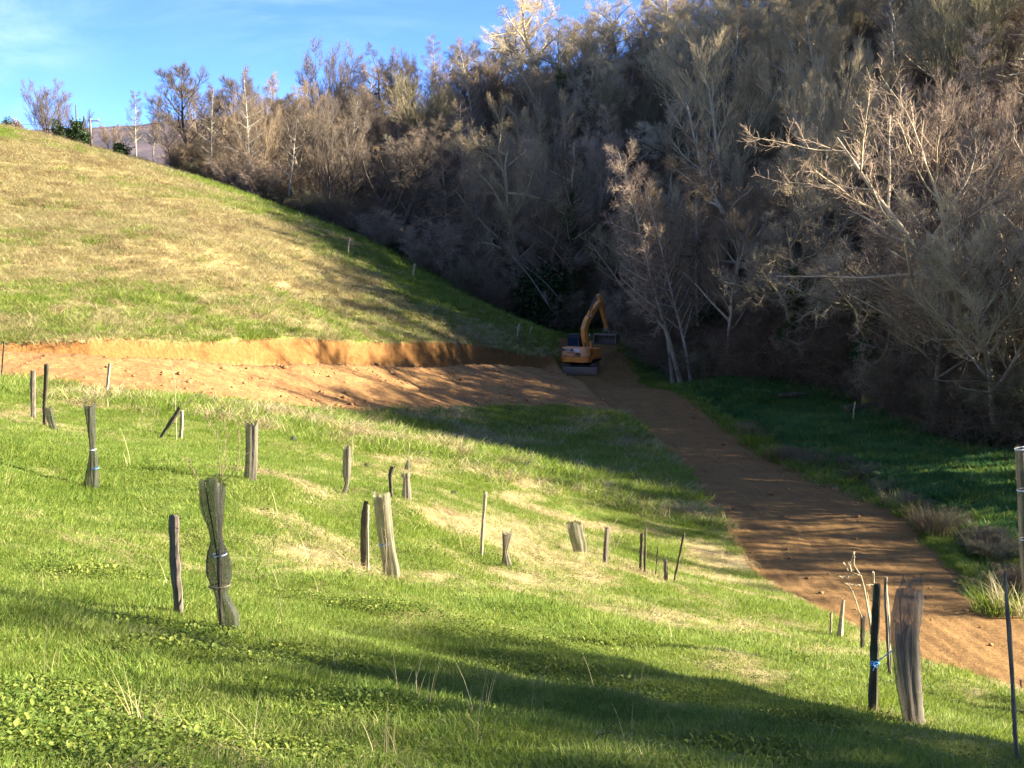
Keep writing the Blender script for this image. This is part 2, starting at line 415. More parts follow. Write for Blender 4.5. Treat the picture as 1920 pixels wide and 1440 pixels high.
wet3 = g.mix(g.math('MULTIPLY', g.maprange(nB, 0.5, 0.7), 0.55), wet2, (0.11, 0.055, 0.032))
sep = g.n('ShaderNodeSeparateXYZ', {0: pos})
tread = g.math('SINE', g.math('ADD', g.math('MULTIPLY', (sep, 'Y'), 24.0), g.math('MULTIPLY', nA, 9.0)))
tmask = g.math('MULTIPLY', g.maprange(tread, 0.1, 0.9), g.maprange(nR, 0.46, 0.60))
wet4 = g.mix(g.math('MULTIPLY', tmask, 0.45), wet3, (0.10, 0.058, 0.027))
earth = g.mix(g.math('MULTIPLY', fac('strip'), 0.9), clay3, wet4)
dm_ = g.math('ADD', fac('dirt'), g.math('MULTIPLY', g.math('SUBTRACT', nB, 0.5), 0.9))
dm_ = g.maprange(dm_, -0.05, 0.12)
# leaf litter on the wood floor
lit = g.ramp(nB, [(0.3, (0.035, 0.030, 0.016)), (0.5, (0.085, 0.062, 0.036)), (0.7, (0.15, 0.105, 0.06))])
lit2 = g.mix(g.maprange(nA, 0.5, 0.62), lit, (0.022, 0.040, 0.014))
wm = g.maprange(g.math('ADD', fac('wood'), g.math('MULTIPLY', g.math('SUBTRACT', nA, 0.5), 1.0)), -0.1, 0.3)
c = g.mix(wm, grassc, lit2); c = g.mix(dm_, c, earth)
hgt = g.math('ADD', g.math('MULTIPLY', nB, 0.7), g.math('MULTIPLY', nC, 0.3))
hgt = g.math('ADD', hgt, g.math('MULTIPLY', nS, 0.5))
bs = finish(g, c, 0.92, hgt, 0.11, 0.75, 0.15)
gme.materials.append(gm)
ground = tag(link('ground', gme), kind='structure')
ground['label'] = 'grassy slopes of a small valley with a freshly dug earth road and bare strip'

# ------------------------------------------------------------------ far moorland ridge
def ridge():
    xs = np.linspace(-2200, 1800, 260); ysr = np.linspace(1500, 3600, 60)
    X, Y = np.meshgrid(xs, ysr)
    prof = 178 + 16 * (fbm(X / 260, X * 0 + 1, 71, 4) - 0.5) * 2 + 14 * smooth(-900, -1500, X) * 0 + 22 * smooth(-800, -300, X)
    t = np.clip((Y - 1500) / 1000, 0, 1)
    Z = -90 + (prof + 90) * np.sin(t * np.pi / 2) ** 1.1 - np.clip(Y - 2500, 0, 2000) * 0.15 + 26 * (fbm(X / 120, Y / 160, 73, 5) - 0.5) * (1 - 0.6 * t)
    i = np.arange(X.size).reshape(X.shape)
    me = mesh_np('hills', np.stack([X, Y, Z], -1).reshape(-1, 3), np.stack([i[:-1, :-1], i[:-1, 1:], i[1:, 1:], i[1:, :-1]], -1).reshape(-1, 4))
    m, n = new_mat('moorland'); ge = n.n('ShaderNodeNewGeometry')
    a = n.noise((ge, 'Position'), 0.012, 8, 0.65)
    cc = n.ramp(a, [(0.35, (0.075, 0.072, 0.085)), (0.5, (0.125, 0.10, 0.115)), (0.62, (0.17, 0.13, 0.12))])
    finish(n, cc, 0.95, a, 6, 0.5, 0.1); me.materials.append(m)
    tag(link('hills', me), 'distant purple brown moorland ridge behind the left hill', kind='structure')
ridge()
# ------------------------------------------------------------------ bare winter trees
def bark(name, stops, rough=0.9, scale=5.0, spec=0.2):
    m, n = new_mat(name); tcn = n.n('ShaderNodeTexCoord'); oi = n.n('ShaderNodeObjectInfo')
    a = n.noise((tcn, 'Object'), scale, 5, 0.6)
    f = n.math('ADD', n.math('MULTIPLY', a, 0.75), n.math('MULTIPLY', (oi, 'Random'), 0.35), clamp=True)
    k = len(stops); cc = n.ramp(f, [(0.25 + 0.55 * i / (k - 1), s) for i, s in enumerate(stops)])
    finish(n, cc, rough, a, 0.02, 0.5, spec); return m
BK = {
 'tan': bark('pale_tan_bark', [(0.21, 0.165, 0.095), (0.40, 0.325, 0.195), (0.56, 0.46, 0.29)]),
 'brown': bark('brown_bark', [(0.11, 0.08, 0.052), (0.20, 0.15, 0.098), (0.29, 0.22, 0.145)]),
 'purple': bark('reddish_twigs', [(0.19, 0.14, 0.10), (0.35, 0.26, 0.185), (0.49, 0.37, 0.27)]),
 'grey': bark('grey_bark', [(0.17, 0.145, 0.10), (0.33, 0.285, 0.20), (0.48, 0.42, 0.31)]),
 'olive': bark('mossy_bark', [(0.10, 0.09, 0.05), (0.19, 0.165, 0.095), (0.30, 0.26, 0.155)]),
 'silver': bark('silvery_bark', [(0.15, 0.14, 0.11), (0.27, 0.25, 0.20), (0.40, 0.37, 0.30)]),
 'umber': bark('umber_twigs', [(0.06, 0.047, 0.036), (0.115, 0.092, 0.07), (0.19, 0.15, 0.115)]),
 'dark': bark('dark_bark', [(0.035, 0.028, 0.022), (0.075, 0.06, 0.045), (0.12, 0.10, 0.07)]),
}
def leafmat(name, stops, trans=0.35, scale=1.5, rough=0.55, spec=0.3):
    m, n = new_mat(name); ge = n.n('ShaderNodeNewGeometry')
    a = n.noise((ge, 'Position'), scale, 4, 0.6); rnd = (ge, 'Random Per Island')
    f = n.math('ADD', n.math('MULTIPLY', a, 0.65), n.math('MULTIPLY', rnd, 0.5), clamp=True)
    k = len(stops); cc = n.ramp(f, [(0.2 + 0.65 * i / (k - 1), s) for i, s in enumerate(stops)])
    b = n.n('ShaderNodeBsdfPrincipled', {'Base Color': cc, 'Roughness': rough, 'Specular IOR Level': spec})
    t = n.n('ShaderNodeBsdfTranslucent', {'Color': n.mix(0.5, cc, (0.30, 0.32, 0.04), 'MIX') and (n.mix(0.35, cc, (0.25, 0.30, 0.03)), 2)})
    mx = n.n('ShaderNodeMixShader', {0: trans, 1: b, 2: t}); n.n('ShaderNodeOutputMaterial', {'Surface': mx}); return m
IVY = leafmat('ivy_leaves', [(0.018, 0.045, 0.012), (0.035, 0.075, 0.018), (0.07, 0.12, 0.03)], 0.2)
EVERG = leafmat('evergreen_leaves', [(0.012, 0.028, 0.010), (0.025, 0.05, 0.015), (0.05, 0.085, 0.025)], 0.15)

def unit(v): return v / (np.linalg.norm(v, axis=-1, keepdims=True) + 1e-9)

def strands(P0, D0, L, K, r0, r1, wig, trop, rg, droop=0.0):
    """N curved strands -> points (N,K,3), radii (N,K), dirs"""
    N = len(P0); r0 = np.broadcast_to(np.asarray(r0, float).reshape(-1), (N,)); r1 = np.broadcast_to(np.asarray(r1, float).reshape(-1), (N,)); P = np.zeros((N, K, 3)); P[:, 0] = P0; D = unit(D0.copy()); st = (L / (K - 1))[:, None]
    Ds = np.zeros((N, K, 3)); Ds[:, 0] = D
    for k in range(1, K):
        D = D + rg.normal(0, wig, (N, 3)); D[:, 2] += trop - droop * k / K
        D = unit(D); P[:, k] = P[:, k - 1] + D * st; Ds[:, k] = D
    t = np.linspace(0, 1, K)[None]
    r = np.asarray(r0).reshape(-1, 1) * (1 - t) + np.asarray(r1).reshape(-1, 1) * t
    return P, r, Ds

def children(P, r, Ds, L, n, tmin, tmax, ang, rg, lfac, lmin=0.15, asp=0.25, inner=0.3):
    N, K, _ = P.shape
    t = (tmin + (tmax - tmin) * (np.arange(n)[None] + rg.random((N, n))) / n)
    f = t * (K - 1); i = np.clip(f.astype(int), 0, K - 2); fr = (f - i)[..., None]; ii = np.arange(N)[:, None]
    p = P[ii, i] * (1 - fr) + P[ii, i + 1] * fr
    d = unit(Ds[ii, i] * (1 - fr) + Ds[ii, i + 1] * fr)
    rr = r[ii, i] * (1 - fr[..., 0]) + r[ii, i + 1] * fr[..., 0]
    up = np.array([0.13, 0.07, 1.0]); a = unit(np.cross(d, up)); b = np.cross(d, a)
    ph = (np.arange(n)[None] * 2.399963 + rg.random((N, 1)) * 6.28 + rg.normal(0, 0.35, (N, n)))[..., None]
    th = (ang[0] + (ang[1] - ang[0]) * rg.random((N, n)))[..., None]
    nd = d * np.cos(th) + (a * np.cos(ph) + b * np.sin(ph)) * np.sin(th)
    ln = L[:, None] * lfac * (1 - (1 - inner) * t) * (0.82 + 0.36 * rg.random((N, n)))
    return p.reshape(-1, 3), nd.reshape(-1, 3), np.maximum(ln, lmin).ravel(), rr.ravel()

def tubes(P, r, S):
    N, K, _ = P.shape
    T = np.gradient(P, axis=1); T = unit(T)
    up = np.array([0.31, 0.17, 0.93]); A = unit(np.cross(T, up)); B = np.cross(T, A)
    an = np.arange(S) * 2 * np.pi / S
    V = P[:, :, None] + r[:, :, None, None] * (A[:, :, None] * np.cos(an)[None, None, :, None] + B[:, :, None] * np.sin(an)[None, None, :, None])
    idx = np.arange(N * K * S).reshape(N, K, S); nx = np.roll(idx, -1, axis=2)
    F = np.stack([idx[:, :-1], nx[:, :-1], nx[:, 1:], idx[:, 1:]], -1).reshape(-1, 4)
    return V.reshape(-1, 3), F

def join(parts):
    vs, fs, o = [], [], 0
    for v, f in parts: vs.append(v); fs.append(f + o); o += len(v)
    return np.concatenate(vs), np.concatenate(fs)

def leaf_cloud(C, size, rg, flat=0.0):
    """one folded leaf quad per centre"""
    N = len(C); d = unit(rg.normal(0, 1, (N, 3)) * np.array([1, 1, 1 - flat])); e = unit(np.cross(d, rg.normal(0, 1, (N, 3))))
    s = size * (0.6 + 0.8 * rg.random((N, 1)))
    V = np.stack([C - d * s, C + e * s * 0.7, C + d * s, C - e * s * 0.7], 1).reshape(-1, 3)
    return V, np.arange(4 * N).reshape(N, 4)

def make_tree(H, spec, seed):
    """H height in metres. spec: dict of level settings -> (trunk mesh data, crown mesh data, ivy?)"""
    rg = np.random.default_rng(seed); s = spec
    ns = s.get('stems', 1); lean = s.get('lean', 0.03)
    az = np.arange(ns) * 2.4 + rg.random(ns) * .5 if ns > 1 else np.zeros(1)
    sp = s.get('spread', 0.0)
    D0 = np.stack([np.cos(az) * sp * (0.4 + rg.random(ns)), np.sin(az) * sp * (0.4 + rg.random(ns)), np.ones(ns)], -1) + rg.normal(0, lean, (ns, 3))
    P0 = np.stack([np.cos(az), np.sin(az), np.full(ns, -0.15 / max(.1, H * .02))], -1) * (H * 0.02 if ns > 1 else 0)
    P0[:, 2] = -0.3
    Lt = H * s.get('tl', 1.0) * (0.75 + 0.25 * rg.random(ns) if ns > 1 else np.ones(1))
    r0 = H * s.get('tr', 0.016) * (0.7 + 0.5 * rg.random(ns) if ns > 1 else np.ones(1))
    P, r, Ds = strands(P0, D0, Lt, 12, r0, r0 * s.get('ttaper', 0.18), s.get('twig', 0.04), s.get('ttrop', 0.03), rg)
    if ns == 1: r[:, 0] *= 1.5
    wood = [tubes(P, r, 8)]; crown = []
    lv = s['levels']; L = Lt; stems = (P.copy(), r.copy())
    for k, c in enumerate(lv):
        p, d, L2, rp = children(P, r, Ds, L, c['n'], c['t'][0], c['t'][1], (R(c['a'][0]), R(c['a'][1])), rg, c['l'], c.get('lmin', 0.1), inner=c.get('inner', 0.35))
        rr = np.minimum(rp * 0.75, L2 * c.get('rl', 0.022) + 0.002); rr = np.maximum(rr, c.get('rmin', 0.005))
        P, r, Ds = strands(p, d, L2, c.get('K', 5), rr, np.maximum(rr * 0.35, c.get('rmin', 0.005) * 0.8), c.get('w', 0.1), c.get('trop', 0.05), rg, c.get('droop', 0.0))
        L = L2
        (wood if k == 0 else crown).append(tubes(P, r, c.get('S', 3)))
    # bring to the exact height
    wv, wf = join(wood); cv, cf = join(crown)
    k = H / max(cv[:, 2].max(), wv[:, 2].max()); wv = wv * k; cv = cv * k
    return (wv, wf), (cv, cf), (stems[0] * k, stems[1] * k), rg

SPEC = {
 'ash': dict(tr=0.017, twig=0.05, tl=0.85, levels=[
    dict(n=15, t=(0.28, 0.98), a=(38, 62), l=0.60, K=7, w=0.07, trop=0.08, S=5, inner=0.35),
    dict(n=10, t=(0.2, 1), a=(30, 55), l=0.44, K=5, w=0.09, trop=0.12, S=4),
    dict(n=8, t=(0.15, 1), a=(25, 50), l=0.48, K=4, w=0.10, trop=0.20, rmin=0.010, lmin=0.4),
    dict(n=6, t=(0.15, 1), a=(15, 40), l=0.70, K=4, w=0.08, trop=0.22, rmin=0.0062, lmin=0.35)]),
 'oak': dict(tr=0.024, twig=0.10, tl=0.75, levels=[
    dict(n=13, t=(0.25, 0.98), a=(40, 75), l=0.64, K=8, w=0.20, trop=0.04, S=6, inner=0.5, rl=0.022),
    dict(n=9, t=(0.2, 1), a=(35, 70), l=0.42, K=6, w=0.22, trop=0.04, S=4, rl=0.02),
    dict(n=8, t=(0.15, 1), a=(30, 65), l=0.48, K=4, w=0.22, trop=0.04, rmin=0.010, lmin=0.35),
    dict(n=8, t=(0.1, 1), a=(25, 60), l=0.65, K=4, w=0.20, trop=0.03, rmin=0.0062, lmin=0.3)]),
 'alder': dict(tr=0.012, twig=0.03, tl=0.97, levels=[
    dict(n=30, t=(0.25, 0.97), a=(45, 72), l=0.27, K=5, w=0.07, trop=0.06, S=4, inner=0.3),
    dict(n=11, t=(0.1, 1), a=(30, 60), l=0.42, K=4, w=0.10, trop=0.05, S=3, rmin=0.010),
    dict(n=10, t=(0.05, 1), a=(25, 60), l=0.6, K=4, w=0.12, trop=0.05, rmin=0.0065, lmin=0.35)]),
 'broom': dict(stems=6, spread=0.28, tr=0.009, twig=0.05, ttrop=0.03, tl=0.9, levels=[
    dict(n=9, t=(0.3, 0.98), a=(18, 38), l=0.40, K=6, w=0.06, trop=0.12, S=4, inner=0.5),
    dict(n=8, t=(0.1, 1), a=(18, 40), l=0.50, K=5, w=0.08, trop=0.14, S=3, rmin=0.010),
    dict(n=10, t=(0.05, 1), a=(15, 35), l=0.62, K=4, w=0.08, trop=0.16, rmin=0.0065, lmin=0.5)]),
 'dome': dict(stems=8, spread=0.36, tr=0.008, twig=0.015, ttrop=0.05, tl=0.95, levels=[
    dict(n=11, t=(0.2, 0.98), a=(18, 36), l=0.40, K=6, w=0.03, trop=0.05, S=4, inner=0.4),
    dict(n=9, t=(0.1, 1), a=(20, 40), l=0.42, K=5, w=0.06, trop=0.08, S=3, rmin=0.010),
    dict(n=6, t=(0.05, 1), a=(18, 38), l=0.55, K=4, w=0.07, trop=0.08, rmin=0.010, lmin=0.5)]),
 'sweep': dict(stems=3, spread=0.35, tr=0.013, twig=0.06, ttrop=0.0, tl=0.85, levels=[
    dict(n=15, t=(0.1, 0.98), a=(35, 75), l=0.55, K=8, w=0.09, trop=0.05, S=5, inner=0.55, rl=0.013),
    dict(n=12, t=(0.1, 1), a=(25, 55), l=0.48, K=6, w=0.12, trop=0.05, S=3, rmin=0.007, rl=0.010),
    dict(n=12, t=(0.05, 1), a=(20, 55), l=0.60, K=4, w=0.14, trop=0.04, rmin=0.0045, lmin=0.3, rl=0.006)]),
 'shrub': dict(stems=8, spread=0.55, tr=0.010, twig=0.10, ttrop=0.0, tl=0.9, levels=[
    dict(n=9, t=(0.1, 0.98), a=(25, 60), l=0.5, K=5, w=0.14, trop=0.05, S=3, inner=0.6, rmin=0.009),
    dict(n=8, t=(0.05, 1), a=(25, 60), l=0.55, K=4, w=0.15, trop=0.04, S=3, rmin=0.0075),
    dict(n=10, t=(0.05, 1), a=(20, 60), l=0.6, K=4, w=0.15, trop=0.03, rmin=0.0062, lmin=0.25)]),
}

PROTO = {}
def proto(spec, var, H, bk, bk2=None, ivy=0.0, key=None):
    """mesh data for one kind of tree, made once"""
    k = key or (spec, var, bk, bk2, ivy > 0)
    if k in PROTO: return PROTO[k]
    (wv, wf), (cv, cf), (sp, sr), rg = make_tree(H, SPEC[spec], 1000 + 37 * var + len(spec))
    wm_ = mesh_np('trunk', wv, wf, [BK[bk]]); cm_ = mesh_np('crown', cv, cf, [BK[bk2 or bk]])
    im = None
    if ivy > 0:
        n = int(2600 * ivy); si = rg.integers(0, len(sp), n); t = rg.random(n) ** 0.8 * (0.75 if ivy > .5 else .5) * 11
        i = np.clip(t.astype(int), 0, 10); f = (t - i)[:, None]
        C = sp[si, i] * (1 - f) + sp[si, i + 1] * f
        rad = (sr[si, i] + 0.12 + 0.25 * ivy * rg.random(n))[:, None] * (1 + 0.7 * np.sin(t * 2.2 + si))[:, None] * 0.8
        C = C + unit(rg.normal(0, 1, (n, 3)) * np.array([1, 1, .4])) * rad
        v, fcs = leaf_cloud(C, 0.10, rg); im = mesh_np('ivy', v, fcs, [IVY], smooth_=False)
    PROTO[k] = (H, wm_, cm_, im); return PROTO[k]

NTREE = [0]
def put_tree(pr, x, y, H=None, rz=None, label='', cat='tree', group=None, name='bare_tree', tilt=(0, 0), wide=1.0, z=None):
    H0, wm_, cm_, im = pr; s = (H / H0) if H else 1.0
    rz = (0.0 if (tilt[0] == 0 and abs(tilt[1]) > 0.04) else random.uniform(0, 6.28)) if rz is None else rz
    e = empty(name, (x, y, hz(x, y) - 0.05 if z is None else z), label, cat, group)
    e.rotation_euler = (tilt[0], tilt[1], rz); e.scale = (s * wide, s * wide, s)
    link('trunk', wm_, e); link('crown', cm_, e)
    if im is not None: link('ivy', im, e)
    NTREE[0] += 1
    return e

def at_px(px, Y):
    return px_x(px, Y)
def px_x(px, Y): return (px - 960) / FPX * Y / CP * 1.0
def tree_px(pr, px, ptop, Y, **kw):
    """tree standing at distance Y in the line of column px whose top reaches image row ptop"""
    r = ray(px, ptop); x = r[0] / r[1] * Y; ztop = r[2] / r[1] * Y; zb = hz(x, Y)
    return put_tree(pr, x, Y, H=max(2.0, ztop - zb), **kw)

V = {
 'ash1': proto('ash', 1, 12, 'grey', 'tan'), 'ash2': proto('ash', 2, 12, 'grey', 'tan'), 'ash3': proto('ash', 3, 12, 'grey', 'brown'),
 'ashp': proto('ash', 4, 12, 'grey', 'purple'),
 'oak1': proto('oak', 1, 12, 'olive', 'grey'), 'oak2': proto('oak', 2, 12, 'brown', 'purple'), 'oak3': proto('oak', 3, 12, 'grey', 'brown'), 'oak4': proto('oak', 4, 12, 'tan', 'tan'),
 'ald1': proto('alder', 1, 13, 'grey', 'purple'), 'ald2': proto('alder', 2, 13, 'silver', 'brown'), 'ald3': proto('alder', 3, 13, 'dark', 'purple'), 
 'bro1': proto('broom', 1, 10, 'grey', 'tan'), 'bro2': proto('broom', 2, 10, 'olive', 'olive'), 'bro3': proto('broom', 3, 10, 'brown', 'brown'), 'bro4': proto('broom', 4, 10, 'brown', 'purple'),
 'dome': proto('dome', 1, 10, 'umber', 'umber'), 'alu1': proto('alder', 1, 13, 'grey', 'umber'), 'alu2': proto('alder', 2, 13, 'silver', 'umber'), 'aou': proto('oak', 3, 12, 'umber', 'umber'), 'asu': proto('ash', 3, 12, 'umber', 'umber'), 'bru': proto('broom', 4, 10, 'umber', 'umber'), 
 'swp1': proto('sweep', 1, 12, 'tan', 'purple'), 'swp2': proto('sweep', 2, 12, 'grey', 'brown'),
 'shr1': proto('shrub', 1, 4, 'brown', 'brown'), 'shr2': proto('shrub', 2, 4, 'olive', 'olive'), 'shr3': proto('shrub', 3, 4, 'brown', 'purple'),
 'ivy1': proto('ash', 5, 12, 'grey', 'tan', ivy=1.0), 'ivy2': proto('alder', 6, 12, 'grey', 'brown', ivy=0.8), 'ivy3': proto('oak', 7, 11, 'olive', 'grey', ivy=0.9),
}
# --- trees one can point at, from left to right
LONE = 'trees along the ridge of the left hill'
tree_px(V['dome'], 88, 141, 150, label='rounded bare tree with many upright stems standing alone on the left skyline', group=LONE, wide=1.2)
tree_px(V['bru'], 143, 200, 158, label='small faint bare tree just right of the rounded lone tree', group=LONE, wide=0.9)
tree_px(V['bro4'], 207, 226, 140, label='low orange brown bare bushy tree right of the utility pole', group=LONE, wide=1.3)
tree_px(V['alu1'], 252, 165, 134, label='slim bare tree left of two, open crown against the sky beside the brown bushy tree', group=LONE)
tree_px(V['alu2'], 284, 172, 137, label='slim bare tree with pale trunk foot, right one of two before the wood begins', group=LONE)
tree_px(V['asu'], 352, 105, 138, label='tall wide open bare tree at the left end of the wood', group=LONE, wide=1.2, tilt=(0, -0.08))
tree_px(V['asu'], 318, 205, 131, label='low bare tree under the tall open tree at the left end of the wood', group=LONE)
SKY = 'trees that stand out on the skyline of the wood'
tree_px(V['dome'], 606, 62, 181, label='tall bare tree with neat domed crown rising over the skyline', group=SKY, wide=0.9)
tree_px(V['ald3'], 508, 130, 172, label='small dark topped tree poking above the skyline left of the domed tree', group=SKY, wide=.8)
tree_px(V['aou'], 725, 68, 178, label='bare crooked tree on the skyline right of the domed tree', group=SKY)
tree_px(V['oak2'], 672, 110, 176, label='small bare crooked tree between the domed tree and its bigger neighbour', group=SKY)
tree_px(V['aou'], 870, 95, 172, label='dark crooked leaning tree against the sky below the big bare oak', group=SKY, tilt=(0, 0.15))
tree_px(V['oak1'], 935, 70, 174, label='dark bare tree close left of the big bare oak on the skyline', group=SKY)
tree_px(V['oak4'], 1000, -40, 168, label='big bare oak with sunlit orange brown trunk at the top of the picture', group=SKY, wide=1.1)
tree_px(V['oak4'], 1265, -50, 165, label='big bare oak with spreading sunlit limbs at the top centre right', group=SKY, wide=1.1)
tree_px(V['oak1'], 1160, -20, 170, label='greyish bare oak between the two big sunlit oaks on the skyline', group=SKY)
tree_px(V['bro2'], 800, 118, 150, label='yellowish sunlit many stemmed tree under the gap in the skyline', group=SKY, wide=1.2)
FT = 'trees of the wood that stand out'
tree_px(V['bro1'], 1375, 55, 112, label='broad pale straw coloured tree with dense upright shoots in the upper right', group=FT, wide=1.5)
tree_px(V['ash1'], 1560, 30, 108, label='tall pale ash with tan twigs right of the straw coloured tree', group=FT, wide=1.25)
tree_px(V['ivy1'], 1592, 150, 96, label='tree whose trunk is wrapped in bright green ivy in front of the pale ash', group=FT)
tree_px(V['swp1'], 1885, 90, 66, label='big sunlit pinkish tree with long sweeping branches at the right edge', group=FT, wide=1.25)
tree_px(V['swp2'], 1800, 420, 69, rz=2.2, label='low spreading tree with arching twigs over the right hand meadow', group=FT, wide=1.5)
tree_px(V['swp2'], 1975, 330, 62, rz=4.0, label='sweeping bare tree cut off by the right edge above the dark meadow', group=FT, wide=1.2)
tree_px(V['oak4'], 985, 215, 116, label='pale twisted tree with sunlit curling limbs high behind the excavator', group=FT, wide=1.0)
tree_px(V['ivy2'], 1075, 250, 112, label='tree with dark ivy up its trunk straight above the excavator', group=FT)
tree_px(V['bro1'], 1068, 262, 120, label='fan of pale upright shoots above the excavator boom', group=FT, wide=.9)
tree_px(V['ald2'], 1268, 300, 89, label='tall slim grey tree at the foot of the wood right of the excavator, upright', group=FT, tilt=(0, -0.10), wide=.9)
tree_px(V['ald1'], 1285, 240, 88, label='tall slim tree leaning left at the wood edge right of the excavator', group=FT, tilt=(0, -0.28), wide=.9)
tree_px(V['ald2'], 1303, 330, 87, label='slender grey tree with pale foot where wood and bare strip meet', group=FT, tilt=(0, -0.17), wide=.8)
tree_px(V['ash3'], 1530, 340, 86, label='bare silver tree leaning left with pale crooked trunk above the meadow corner', group=FT, tilt=(0, -0.22))
tree_px(V['ivy3'], 720, 250, 135, label='tree with green ivy clumps in the left middle of the wood', group=FT)
# --- the rest of the wood, each tree of its own
def inside_view(x, y, m=0.0): return abs(x / (y + 1e-6)) < 0.364 * (1 + m) + 0.02
pts_ = []; fixed = [(o.location.x, o.location.y) for o in COL.objects if o.get('category') == 'tree']
rg = np.random.default_rng(5)
cand = 0
while len(pts_) < 266 and cand < 60000:
    cand += 1
    y = rg.uniform(56, 190); x = rg.uniform(-38, 0.42 * y + 6)
    wmk = float(wood_mask(np.array([x]), np.array([y]))[0])
    if wmk < 0.8: continue
    if x / y < -0.228: continue
    sp_ = 3.1 + 0.012 * (y - 60) + (1.2 if wmk > 12 else 0)
    if any((x - a) ** 2 + (y - b) ** 2 < sp_ ** 2 for a, b, _c in pts_): continue
    if any((x - a) ** 2 + (y - b) ** 2 < 2.0 ** 2 for a, b in fixed): continue
    if -1 < x < 9 and y < 112 and wmk < 2: continue
    pts_.append((x, y, wmk))
WHERE = []
for x, y, wmk in pts_:
    px = 960 + x / y * FPX; front = wmk < 7
    n = float(fbm(np.array([x * 0.05]), np.array([y * 0.05]), 91, 2)[0]) + rg.normal(0, 0.12)
    if y > 158: zone = 'crest'
    elif front: zone = 'edge'
    else: zone = 'slope'
    side = 'left' if px < 900 else ('middle' if px < 1320 else 'right')
    if n < 0.36: kind, keys = 'reddish brown', ['ashp', 'ald1', 'ald3', 'bro4', 'oak2', 'ald1']
    elif n < 0.52: kind, keys = 'brown', ['ash3', 'oak3', 'ald2', 'bro3', 'ald2', 'oak3']
    elif n < 0.66: kind, keys = 'greyish', ['oak1', 'oak1', 'ash2', 'ivy3', 'ald2', 'bro2']
    else: kind, keys = 'pale tan', ['ash1', 'ash2', 'bro1', 'oak4', 'bro1', 'ivy1']
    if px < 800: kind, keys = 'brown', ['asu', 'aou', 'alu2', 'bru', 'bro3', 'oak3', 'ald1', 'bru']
    H = rg.uniform(8.5, 13.0) * (0.85 if zone == 'crest' else 1.0)
    if px < 700: H *= 0.95
    if px < 460: H *= 0.9
    ztop_max = {'crest': 1, 'edge': 1, 'slope': 1}
    key = keys[rg.integers(0, len(keys))]
    if key.startswith('ivy') : kd = kind + ' ivy clad'
    elif key.startswith('br'): kd = kind + ' many stemmed'
    elif key.startswith(('oak', 'aou')): kd = kind + ' crooked'
    elif key.startswith('al'): kd = kind + ' slim'
    else: kd = kind + ' upswept'
    wh = {'edge': 'at the wood edge', 'slope': 'up the wooded slope', 'crest': 'on the crest'}[zone]
    sd2 = {'left': 'left of the excavator', 'middle': 'behind the excavator', 'right': 'right of the excavator'}[side]
    put_tree(V[key], x, y, H=H, label=f'bare {kd} tree {wh}, {sd2}', group=f'{kd} trees {wh}, {sd2}', wide=rg.uniform(0.9, 1.2), tilt=(rg.normal(0, .05), rg.normal(0, .05)))
# thickets under the trees along the wood edge
SH = [('shr1', 'brown'), ('shr2', 'mossy green'), ('shr3', 'reddish')]
sp2 = []; cand = 0
while len(sp2) < 75 and cand < 20000:
    cand += 1
    y = rg.uniform(56, 135); x = rg.uniform(-36, 0.4 * y + 4); wmk = float(wood_mask(np.array([x]), np.array([y]))[0])
    if wmk < 0.2 or wmk > 9 or any((x - a) ** 2 + (y - b) ** 2 < 1.9 ** 2 for a, b in sp2): continue
    if x / y < -0.235: continue
    if 0 < x < 9 and y < 111: continue
    sp2.append((x, y))
    k, kd = SH[rg.integers(0, 3)]; px = 960 + x / y * FPX
    sd2 = 'left of the excavator' if px < 1000 else ('behind the excavator' if px < 1200 else ('between excavator and meadow' if px < 1500 else 'above the right hand meadow'))
    put_tree(V[k], x, y, H=rg.uniform(2.2, 4.8), name='bare_shrub', cat='shrub', label=f'{kd} twiggy bare shrub under the wood edge, {sd2}', group=f'{kd} shrubs under the wood edge, {sd2}', wide=rg.uniform(0.9, 1.4))
# ------------------------------------------------------------------ grass, leaves and brush (nobody could count them)
def blademat(name, stops, trans=0.4, tcol=(0.35, 0.42, 0.05), scale=0.7):
    m, n = new_mat(name); ge = n.n('ShaderNodeNewGeometry'); oi = n.n('ShaderNodeObjectInfo')
    a = n.noise((ge, 'Position'), scale, 4, 0.6)
    f = n.math('ADD', n.math('MULTIPLY', a, 0.55), n.math('ADD', n.math('MULTIPLY', (oi, 'Random'), 0.25), n.math('MULTIPLY', (ge, 'Random Per Island'), 0.35)), clamp=True)
    k = len(stops); cc = n.ramp(f, [(0.22 + 0.6 * i / (k - 1), s) for i, s in enumerate(stops)])
    b = n.n('ShaderNodeBsdfPrincipled', {'Base Color': cc, 'Roughness': 0.6, 'Specular IOR Level': 0.2})
    t = n.n('ShaderNodeBsdfTranslucent', {'Color': (n.mix(0.5, cc, tcol), 2)})
    mx = n.n('ShaderNodeMixShader', {0: trans, 1: b, 2: t}); n.n('ShaderNodeOutputMaterial', {'Surface': mx}); return m
GREEN = blademat('green_blades', [(0.040, 0.092, 0.012), (0.105, 0.180, 0.024), (0.19, 0.26, 0.042), (0.33, 0.345, 0.11)])
STRAW = blademat('straw_blades', [(0.17, 0.125, 0.058), (0.30, 0.25, 0.11), (0.42, 0.365, 0.18), (0.52, 0.47, 0.27)], 0.3, (0.5, 0.4, 0.2))
RUSTY = blademat('rusty_blades', [(0.12, 0.08, 0.042), (0.22, 0.155, 0.08), (0.33, 0.245, 0.13)], 0.2, (0.3, 0.2, 0.1))
LEAFY = blademat('herb_leaves', [(0.03, 0.07, 0.014), (0.075, 0.125, 0.022), (0.14, 0.19, 0.035), (0.22, 0.25, 0.05)], 0.35)
